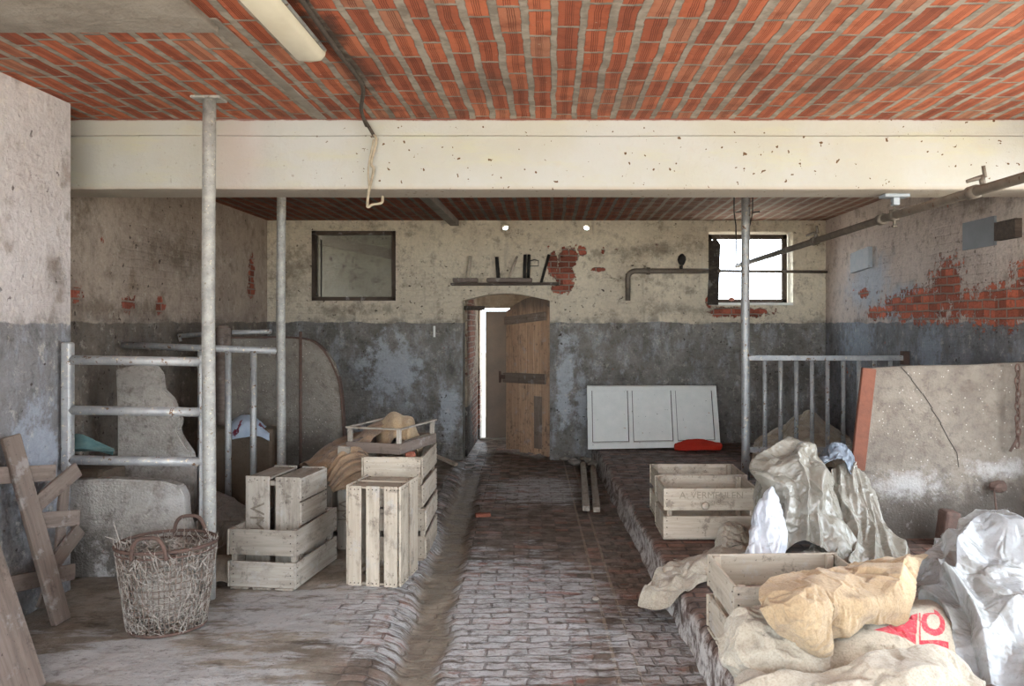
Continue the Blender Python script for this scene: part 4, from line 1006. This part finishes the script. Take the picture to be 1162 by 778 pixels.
def sheet(name, mat, label, cat, rows, amp=.03, seed=1, sharp=False, res=(90, 90), th=.006, px=True, fold=None, group=None, parent=None, printed=None, fine=.004, grow=0., bend=1., pin=None):
    Rw = [[at(*p) if px else Vector(p) for p in r] for r in rows]
    nu, nv = res; vs = []; uv = []
    for j in range(nv+1):
        v = j/nv; 
        for i in range(nu+1):
            u = i/nu; col = [catmull(r, u) for r in Rw]; vs.append(catmull(col, v)); uv.append((u, v))
    k = nu+1; nrm = []
    for j in range(nv+1):
        for i in range(nu+1):
            a = vs[j*k+min(i+1, nu)]-vs[j*k+max(i-1, 0)]; b_ = vs[min(j+1, nv)*k+i]-vs[max(j-1, 0)*k+i]
            n_ = a.cross(b_); nrm.append(n_.normalized() if n_.length > 1e-9 else Vector((0, -1, 0)))
    out = []
    for idx, p in enumerate(vs):
        u, v = uv[idx]
        d = amp*2.*creases(p, seed, sharp)+amp*1.1*noise.noise(p*4.+Vector((seed, 0, 0)))+fine*noise.noise(p*30.)
        if grow: d = d*.7
        if fold: d += fold(u, v)
        out.append(p+nrm[idx]*d)
    o_ = sum(out, Vector())/len(out); o_.z = min(p.z for p in out)
    me = bpy.data.meshes.new(name)
    fs = [(j*k+i, j*k+i+1, (j+1)*k+i+1, (j+1)*k+i) for j in range(nv) for i in range(nu)]
    me.from_pydata([p-o_ for p in out], [], fs); me.materials.append(MT[mat])
    ul = me.uv_layers.new(name='UVMap')
    fl = []
    for f in fs:
        for q in f: fl += [uv[q][0]*.6, uv[q][1]*.6]
    ul.data.foreach_set('uv', fl)
    if printed:
        a = me.attributes.new('printed', 'FLOAT', 'POINT'); a.data.foreach_set('value', [printed(*q) for q in uv])
    me.polygons.foreach_set('use_smooth', [True]*len(fs)); me.update()
    ob = bpy.data.objects.new(name, me); COL.objects.link(ob); ob.location = o_
    if grow: SIM.append((ob, me, grow, bend, pin, uv))
    md = ob.modifiers.new('t', 'SOLIDIFY'); md.thickness = th; md.offset = 0
    return tagit(ob, label, cat, group)

# sacks on and behind the left crates
sheet('burlap_sack', 'burlapbrown', 'brown burlap sack draped over the crates behind the standing crate', 'sack', [
    [(340, 540, 6.1), (375, 505, 6.3), (410, 490, 6.2), (440, 480, 6.1), (462, 482, 6.0)],
    [(338, 530, 5.95), (372, 504, 6.0), (405, 494, 5.9), (430, 478, 5.85), (452, 478, 5.8)],
    [(342, 527, 5.6), (372, 512, 5.6), (395, 503, 5.6), (412, 494, 5.55), (432, 490, 5.6)],
    [(352, 528, 5.38), (375, 520, 5.36), (392, 511, 5.36), (404, 506, 5.36), (412, 510, 5.36)],
    [(368, 545, 5.33), (380, 545, 5.31), (392, 545, 5.31), (402, 540, 5.31), (414, 535, 5.31)]], amp=.022, seed=4, grow=.05, bend=1.)
sheet('burlap_sack', 'burlapbrown', 'folded striped edges of a pale brown sack beside the crate stack', 'sack', [
    [(372, 535, 5.3), (390, 512, 5.3), (406, 508, 5.3), (417, 514, 5.25)],
    [(374, 545, 5.27), (390, 524, 5.25), (406, 520, 5.25), (418, 524, 5.22)],
    [(376, 553, 5.27), (392, 541, 5.25), (406, 536, 5.25), (419, 536, 5.22)],
    [(378, 556, 5.32), (392, 553, 5.32), (406, 548, 5.32), (418, 545, 5.32)]], amp=.01, seed=9, fold=lambda u, v: .016*math.sin(v*34+u*5))
sheet('burlap_sack', 'burlap', 'bunched top of a tan burlap sack rising behind the low tray', 'sack', [
    [(428, 515, 5.95), (432, 482, 6.0), (446, 473, 6.0), (462, 474, 6.0), (474, 486, 6.0), (476, 515, 5.95)],
    [(424, 515, 5.7), (429, 486, 5.75), (445, 471, 5.78), (462, 472, 5.78), (473, 488, 5.75), (478, 515, 5.7)],
    [(426, 518, 5.6), (433, 494, 5.62), (446, 480, 5.64), (460, 480, 5.64), (470, 494, 5.62), (476, 518, 5.6)],
    [(420, 524, 5.5), (436, 510, 5.5), (448, 500, 5.52), (460, 500, 5.52), (468, 505, 5.5), (474, 522, 5.5)]], amp=.02, seed=12, fold=lambda u, v: .012*math.sin(u*26))
b = MB(at(391, 510, 5.25)); b.box(at(390.5, 511.5, 5.28), (.085, .075, .015), Matrix.Rotation(R(-62), 3, 'X') @ Matrix.Rotation(R(8), 3, 'Z'), bev=.003); b.build('wood_offcut', 'crategrey', label='small grey square offcut lying on the brown sacks', cat='offcut')
# rags behind the thick post
sheet('dirty_rag', 'rag', 'grey dirty rag heap on the floor behind the thick post', 'rag', [
    [(205, 612, 6.2), (232, 575, 6.2), (262, 570, 6.2), (292, 590, 6.2)],
    [(202, 620, 5.7), (235, 560, 5.75), (262, 562, 5.75), (292, 585, 5.7)],
    [(202, 640, 5.35), (235, 590, 5.4), (262, 600, 5.4), (288, 620, 5.4)],
    [(206, 640, 5.1), (238, 640, 5.15), (262, 640, 5.15), (284, 638, 5.2)]], amp=.03, seed=21, grow=.15, bend=.3)
sheet('dirty_rag', 'burlapgrey', 'small pale crumpled rag on the floor between post and crate', 'rag', [
    [(236, 645, 5.0), (246, 634, 5.0), (262, 634, 5.0), (272, 640, 5.0)],
    [(238, 660, 4.75), (248, 640, 4.8), (260, 640, 4.8), (268, 650, 4.8)],
    [(238, 668, 4.62), (248, 660, 4.64), (258, 662, 4.66), (264, 663, 4.68)]], amp=.02, seed=23, res=(50, 50))
sheet('plastic_bag', 'bluecloth', 'pale blue and white bag with a dark red mark draped over the trough wall', 'bag', [
    [(262, 500, 6.52), (275, 498, 6.52), (290, 498, 6.52), (300, 500, 6.52)],
    [(264, 480, 6.45), (276, 474, 6.45), (290, 476, 6.45), (303, 488, 6.45)],
    [(263, 486, 6.3), (276, 480, 6.3), (291, 482, 6.3), (305, 492, 6.3)],
    [(263, 498, 6.24), (277, 496, 6.24), (292, 494, 6.24), (306, 500, 6.26)]], amp=.018, seed=31, res=(60, 60), sharp=True)
sheet('teal_cloth', 'teal', 'crumpled teal cloth lying behind the lowest rails of the gate', 'cloth', [
    [(74, 515, 5.35), (90, 512, 5.35), (108, 512, 5.35), (128, 516, 5.35)],
    [(76, 500, 5.25), (90, 494, 5.25), (108, 502, 5.25), (129, 508, 5.25)],
    [(76, 512, 5.1), (92, 510, 5.1), (108, 512, 5.1), (130, 513, 5.1)]], amp=.015, seed=33, res=(40, 30))
b = MB((-3.1, 5.75, .05)); b.box((-3.06, 5.2, .355), (.42, .3, .61), bev=.04, seg=2); b.build('trough_block', 'stain', label='dark trough block behind the gate carrying the teal cloth', cat='block')
# cloth heap behind the right railing
sheet('pale_sheet_heap', 'burlapgrey', 'pale sheet heaped behind the bars of the right railing', 'sheet', [
    [(858, 500, 8.2), (885, 485, 8.2), (915, 470, 8.2), (940, 485, 8.2), (962, 500, 8.2)],
    [(856, 505, 7.9), (885, 488, 7.9), (916, 466, 7.9), (942, 484, 7.9), (964, 498, 7.9)],
    [(854, 512, 7.5), (885, 500, 7.5), (915, 488, 7.5), (942, 494, 7.5), (966, 502, 7.5)],
    [(852, 535, 7.3), (885, 532, 7.3), (915, 530, 7.3), (942, 530, 7.3), (966, 530, 7.3)]], amp=.035, seed=41, grow=.15, bend=.3)
sheet('red_cloth', 'red', 'bright red cloth lying flat before the white panelled door', 'cloth', [
    [(766, 503, 8.7), (780, 499, 8.72), (798, 499, 8.72), (818, 502, 8.7)],
    [(765, 508, 8.6), (780, 506, 8.6), (800, 505, 8.6), (820, 505, 8.6)],
    [(766, 511, 8.55), (780, 511, 8.5), (800, 510.5, 8.5), (818, 510, 8.55)]], amp=.008, seed=43, res=(40, 20))
# plastic sheeting against the cracked slab
sheet('plastic_sheeting', 'plastic', 'dusty grey plastic sheeting bunched upright behind the white sack', 'plastic sheet', [
    [(882, 640, 5.0), (880, 560, 5.05), (899, 513, 5.05), (914, 508, 5.05), (929, 540, 5.05), (952, 640, 5.0)],
    [(876, 640, 4.8), (872, 560, 4.85), (894, 514, 4.9), (916, 508, 4.9), (934, 543, 4.9), (959, 640, 4.8)],
    [(869, 640, 4.65), (867, 580, 4.66), (874, 538, 4.7), (904, 528, 4.75), (934, 545, 4.7), (964, 640, 4.65)],
    [(866, 645, 4.58), (876, 600, 4.6), (896, 560, 4.62), (914, 560, 4.62), (939, 585, 4.6), (969, 650, 4.55)],
    [(870, 652, 4.48), (886, 630, 4.5), (904, 615, 4.52), (919, 615, 4.52), (944, 630, 4.5), (974, 655, 4.45)]], amp=.026, fold=lambda u, v: -.10*ridge(u, v, 5., 3, 1.2)-.04*ridge(u, v, 3., 5, -4), seed=51, grow=.06, bend=.8, pin=lambda u, v: .5 if v < .3 and .25 < u < .8 else 0., sharp=True, res=(150, 150), th=.003)
sheet('plastic_sheeting', 'plastic', 'dusty plastic sheet spreading down in long folds before the cracked slab', 'plastic sheet', [
    [(930, 560, 5.0), (945, 535, 5.03), (962, 525, 5.05), (975, 535, 5.05), (985, 560, 5.0)],
    [(925, 600, 4.85), (943, 570, 4.9), (966, 555, 4.92), (985, 565, 4.92), (1000, 590, 4.9)],
    [(915, 630, 4.65), (940, 600, 4.75), (970, 590, 4.8), (995, 595, 4.82), (1015, 620, 4.8)],
    [(905, 648, 4.5), (935, 635, 4.55), (970, 625, 4.62), (1000, 625, 4.65), (1030, 640, 4.65)],
    [(890, 662, 4.3), (935, 658, 4.36), (970, 655, 4.4), (1010, 652, 4.42), (1045, 650, 4.45)]], amp=.016, fold=lambda u, v: -.08*(.3+v)*ridge(u, v, 6., 2, -.5)-.03*ridge(u, v, 13., 6), seed=55, grow=.05, bend=.8, pin=lambda u, v: .6 if v < .08 else 0., sharp=True, res=(150, 150), th=.003)
sheet('plastic_bag', 'plasticblue', 'blue grey plastic bag leaning on the left edge of the cracked slab', 'bag', [
    [(926, 560, 5.15), (930, 520, 5.2), (945, 506, 5.2), (962, 508, 5.2), (970, 540, 5.15)],
    [(922, 560, 5.0), (928, 522, 5.05), (944, 504, 5.08), (962, 508, 5.08), (970, 545, 5.0)],
    [(920, 562, 4.95), (930, 535, 4.96), (945, 522, 4.98), (958, 524, 4.98), (966, 550, 4.95)]], amp=.02, seed=57, grow=.15, bend=.05, pin=lambda u, v: .5 if .3 < v < .6 and .3 < u < .8 else 0., sharp=True, res=(60, 60), th=.003)
sheet('white_plastic_sack', 'plasticwhite', 'bright white plastic sack standing beside the lettered crate', 'sack', [
    [(852, 640, 4.62), (862, 600, 4.64), (872, 562, 4.66), (880, 580, 4.64), (890, 640, 4.6)],
    [(844, 642, 4.45), (856, 590, 4.5), (870, 557, 4.55), (881, 560, 4.55), (888, 600, 4.5), (892, 642, 4.45)][:5],
    [(842, 645, 4.35), (854, 600, 4.4), (866, 570, 4.44), (880, 575, 4.44), (891, 645, 4.38)],
    [(844, 655, 4.28), (856, 640, 4.3), (868, 630, 4.32), (880, 632, 4.32), (890, 655, 4.3)]], amp=.012, fold=lambda u, v: -.03*ridge(u, v, 4., 4), seed=61, grow=.06, bend=.5, pin=lambda u, v: .6 if .2 < v < .7 and .3 < u < .7 else 0., sharp=True, res=(70, 80), th=.003)
# big clear sheeting at the right edge
sheet('clear_plastic_sheeting', 'plasticclear', 'large clear plastic sheeting heaped at the right edge in front of the slab', 'plastic sheet', [
    [(1048, 660, 3.9), (1070, 625, 4.0), (1110, 602, 4.1), (1160, 604, 4.1), (1230, 610, 4.1)],
    [(1038, 655, 3.7), (1066, 622, 3.75), (1112, 600, 3.8), (1165, 603, 3.8), (1240, 612, 3.8)],
    [(1044, 672, 3.5), (1075, 655, 3.5), (1112, 628, 3.55), (1168, 630, 3.5), (1250, 640, 3.5)],
    [(1058, 705, 3.35), (1085, 685, 3.3), (1115, 672, 3.3), (1170, 672, 3.3), (1260, 690, 3.3)],
    [(1080, 735, 3.2), (1095, 720, 3.15), (1120, 720, 3.1), (1180, 725, 3.1), (1270, 740, 3.1)],
    [(1088, 775, 3.1), (1105, 780, 3.0), (1130, 785, 2.95), (1190, 795, 2.9), (1280, 800, 2.9)]], amp=.03, fold=lambda u, v: -.10*ridge(u, v, 3.0, 7, -2.5, .9)-.06*ridge(u, v, 2., 9, 3.4, 1.1), seed=71, grow=.05, bend=1.5, pin=lambda u, v: .3 if v < .1 else 0., sharp=True, res=(170, 170), th=.003)
# burlap at the curb
sheet('burlap_sack', 'burlapgrey', 'grey burlap sack hanging over the platform edge in front of the lettered crate', 'sack', [
    [(848, 610, 4.85), (818, 616, 4.85), (786, 626, 4.85), (762, 632, 4.85)],
    [(848, 624, 4.6), (815, 622, 4.6), (784, 630, 4.6), (756, 636, 4.6)],
    [(840, 634, 4.45), (806, 630, 4.45), (776, 637, 4.43), (744, 646, 4.38)],
    [(822, 645, 4.35), (790, 643, 4.31), (756, 656, 4.2), (730, 664, 4.22)],
    [(806, 658, 4.25), (776, 668, 4.1), (748, 690, 4.08), (722, 684, 4.16)]], amp=.018, fold=lambda u, v: -.03*ridge(u, v, 3., 17, 2.), seed=81, grow=.05, bend=1., res=(90, 90))
sheet('burlap_sack', 'burlapgrey', 'upright crumpled burlap flap leaning against the lettered crate', 'sack', [
    [(812, 640, 4.92), (818, 600, 4.94), (834, 592, 4.95), (848, 602, 4.95), (854, 640, 4.9)],
    [(812, 645, 4.75), (818, 604, 4.82), (834, 595, 4.85), (848, 608, 4.84), (853, 645, 4.75)],
    [(814, 650, 4.6), (822, 625, 4.65), (834, 618, 4.68), (846, 625, 4.66), (852, 650, 4.6)]], amp=.016, seed=83, grow=.12, bend=.3, pin=lambda u, v: .6 if v < .5 and .3 < u < .7 else 0., res=(60, 60))
# sacks over the near crate
sheet('burlap_sack', 'burlap', 'tan burlap sack crumpled over the corner of the large open crate', 'sack', [
    [(880, 655, 3.14), (930, 648, 3.28), (985, 640, 3.42), (1030, 630, 3.6), (1055, 628, 3.7)],
    [(862, 668, 3.02), (915, 656, 3.08), (968, 652, 3.16), (1020, 640, 3.3), (1040, 645, 3.35)],
    [(866, 690, 2.94), (910, 672, 2.96), (962, 676, 3.0), (1010, 668, 3.06), (1036, 675, 3.12)],
    [(890, 700, 2.94), (915, 695, 2.93), (955, 692, 2.95), (1000, 686, 3.0), (1030, 694, 3.06)],
    [(905, 722, 2.95), (925, 732, 2.94), (950, 722, 2.97), (985, 704, 3.02), (1024, 706, 3.08)]], amp=.024, fold=lambda u, v: -.03*ridge(u, v, 3., 11, 2.), seed=91, grow=.07, bend=2., res=(140, 120), th=.005)
sheet('burlap_sack', 'burlap', 'rolled tan burlap fold at the front of the large open crate', 'sack', [
    [(866, 692, 2.95), (890, 690, 2.93), (915, 678, 2.93), (936, 676, 2.93), (946, 700, 2.93)],
    [(860, 676, 2.92), (880, 668, 2.88), (905, 662, 2.87), (932, 664, 2.87), (948, 684, 2.9)],
    [(862, 690, 2.84), (882, 684, 2.79), (904, 676, 2.77), (928, 676, 2.77), (947, 696, 2.82)],
    [(874, 708, 2.82), (890, 706, 2.77), (906, 698, 2.74), (926, 698, 2.74), (945, 714, 2.80)],
    [(888, 714, 2.86), (900, 720, 2.80), (912, 724, 2.76), (928, 726, 2.76), (946, 728, 2.82)],
    [(904, 722, 2.90), (912, 736, 2.86), (922, 744, 2.84), (934, 748, 2.84), (946, 742, 2.86)]], amp=.012, seed=93, grow=.05, bend=2., res=(100, 90), th=.005)
sheet('burlap_sack', 'burlapgrey', 'pale grey burlap sack slumped at the lower front corner of the large crate', 'sack', [
    [(836, 705, 3.12), (850, 692, 3.1), (875, 688, 3.05), (905, 698, 3.02), (930, 720, 3.0)],
    [(824, 722, 3.02), (842, 702, 2.98), (872, 700, 2.94), (905, 715, 2.92), (935, 735, 2.9)],
    [(822, 745, 2.96), (840, 735, 2.88), (872, 735, 2.84), (905, 742, 2.82), (940, 755, 2.82)],
    [(838, 772, 2.94), (850, 775, 2.86), (875, 780, 2.8), (905, 782, 2.78), (940, 785, 2.78)]], amp=.024, fold=lambda u, v: -.03*ridge(u, v, 3., 13, -1.), seed=95, grow=.07, bend=2., res=(100, 90), th=.005)
def inpoly(x, y, P):
    c = False; j = len(P)-1
    for i in range(len(P)):
        if (P[i][1] > y) != (P[j][1] > y) and x < (P[j][0]-P[i][0])*(y-P[i][1])/(P[j][1]-P[i][1]+1e-12)+P[i][0]: c = not c
        j = i
    return c
def printmark(u, v):
    tri = inpoly(u, v, [(.33, .42), (.575, .40), (.565, .74)])
    rx, ry_ = (u-.68)/.085, (v-.52)/.15; r = math.hypot(rx, ry_)
    ringm = .55 < r < 1. and not (v < .42 and u < .70)
    barm = .59 < u < .77 and .71 < v < .77
    slit = .582 < u < .592 and .40 < v < .76
    return 1. if (tri or ringm or barm or slit) else 0.
sheet('printed_burlap_sack', 'burlapprint', 'pale burlap sack with a red printed triangle and ring', 'sack', [
    [(925, 725, 3.1), (970, 705, 3.15), (1010, 692, 3.25), (1045, 680, 3.4), (1060, 672, 3.5), (1085, 700, 3.4)],
    [(922, 735, 3.0), (965, 718, 3.02), (1005, 708, 3.08), (1045, 692, 3.2), (1070, 692, 3.25), (1090, 725, 3.2)],
    [(922, 752, 2.92), (965, 738, 2.93), (1005, 730, 2.96), (1045, 722, 3.04), (1078, 726, 3.08), (1096, 748, 3.08)],
    [(925, 775, 2.86), (965, 768, 2.86), (1005, 765, 2.88), (1045, 762, 2.94), (1082, 762, 2.98), (1102, 775, 3.0)]], amp=.012, seed=97, grow=.04, bend=2., res=(220, 160), th=.005, printed=printmark)
sheet('burlap_sack', 'burlapgrey', 'broad pale burlap sack along the bottom edge nearest the viewer', 'sack', [
    [(845, 790, 2.95), (880, 775, 2.95), (960, 765, 2.95), (1040, 755, 2.98), (1085, 770, 3.0), (1120, 790, 3.0)],
    [(838, 778, 2.8), (868, 764, 2.78), (950, 757, 2.75), (1040, 742, 2.78), (1080, 752, 2.82), (1112, 782, 2.85)],
    [(836, 800, 2.7), (870, 790, 2.65), (950, 785, 2.6), (1040, 775, 2.6), (1085, 785, 2.65), (1120, 805, 2.7)],
    [(838, 850, 2.65), (870, 850, 2.6), (950, 850, 2.55), (1040, 850, 2.55), (1085, 850, 2.6), (1125, 850, 2.65)]], amp=.022, fold=lambda u, v: -.04*ridge(u, v, 3., 15, 2.), seed=99, grow=.06, bend=2., res=(150, 90), th=.006)

# let the loose sheets buckle and settle over their heaps
def settle(frames=14):
    made = []; g0 = scn.gravity.copy() if hasattr(scn.gravity, 'copy') else tuple(scn.gravity)
    for n_, (ob, me, grow, bend, pin, uv) in enumerate(SIM):
        rr = random.Random(n_*13+5)
        ns = int(14+len(me.vertices)/420)
        P = [v.co for v in me.vertices]
        sites = [rr.randrange(len(P)) for _ in range(ns)]
        g = ob.vertex_groups.new(name='pin')
        bb = [max(p[i] for p in P)-min(p[i] for p in P) for i in range(3)]; rad = .035*max(bb)/.5
        for i, q in enumerate(uv):
            w_ = 0.
            for k in sites:
                d = (P[i]-P[k]).length
                if d < rad: w_ = max(w_, 1-d/rad)
            if q[0] in (0., 1.) or q[1] in (0., 1.):
                w_ = max(w_, .55 if noise.noise(P[i]*9.+Vector((n_, 0, 0))) > .0 else .15)
            if w_ > 0: g.add([i], min(1., w_), 'REPLACE')
        ob.modifiers.remove(ob.modifiers['t'])
        md = ob.modifiers.new('cloth', 'CLOTH'); st = md.settings
        st.quality = 4; st.mass = .2; st.tension_stiffness = 22; st.compression_stiffness = 22; st.shear_stiffness = 8
        st.bending_stiffness = bend; st.tension_damping = 8; st.compression_damping = 8; st.shear_damping = 8; st.bending_damping = .5; st.air_damping = 5.
        st.shrink_min = -grow; st.shrink_max = -grow
        st.vertex_group_mass = 'pin'; st.pin_stiffness = 3.
        st.effector_weights.gravity = .35
        md.collision_settings.use_collision = False
        md.point_cache.frame_start = 1; md.point_cache.frame_end = frames+2
        made.append((ob, me, grow))
    for f in range(1, frames+1): scn.frame_set(f)
    dg = bpy.context.evaluated_depsgraph_get()
    for ob, me, grow in made:
        new = bpy.data.meshes.new_from_object(ob.evaluated_get(dg), preserve_all_data_layers=True, depsgraph=dg)
        ob.modifiers.clear(); ob.vertex_groups.clear(); ob.data = new
        new.polygons.foreach_set('use_smooth', [True]*len(new.polygons))
        sd_ = ob.modifiers.new('smooth', 'SUBSURF'); sd_.levels = 1; sd_.render_levels = 1
        t_ = ob.modifiers.new('t', 'SOLIDIFY'); t_.thickness = .003; t_.offset = 0
    scn.frame_set(1)
import time
_t = time.time(); settle(); print('settle', time.time()-_t)

# ------------------------------------------------------------------ light
wd = bpy.data.worlds.new('sky'); scn.world = wd; wd.use_nodes = True
bg = wd.node_tree.nodes['Background']; bg.inputs[0].default_value = (.80, .90, 1.0, 1.); bg.inputs[1].default_value = 11.
sd = bpy.data.lights.new('sun', 'SUN'); sd.energy = 34.; sd.color = (1., .95, .88); sd.angle = R(2)
so = bpy.data.objects.new('sun', sd); COL.objects.link(so)
dirv = Vector((.35, .62, -.72)).normalized(); so.rotation_euler = dirv.to_track_quat('-Z', 'Y').to_euler()

cam = bpy.data.cameras.new('camera'); co = bpy.data.objects.new('camera', cam); COL.objects.link(co)
co.location = (0, 0, EYE); co.rotation_euler = (R(90), 0, 0)
cam.sensor_width = 36.; cam.lens = 36.*F/1162.; cam.sensor_fit = 'HORIZONTAL'
cam.shift_x = (581-VX)/1162.; cam.shift_y = (VY-389)/1162.
cam.clip_start = .05
scn.camera = co
scn.view_settings.view_transform = 'Standard'; scn.view_settings.look = 'None'
scn.view_settings.gamma = 1.; scn.view_settings.use_curve_mapping = False
scn.view_settings.exposure = -.04
scn.cycles.max_bounces = 10; scn.cycles.diffuse_bounces = 6; scn.cycles.transparent_max_bounces = 16
scn.cycles.sample_clamp_indirect = 10.
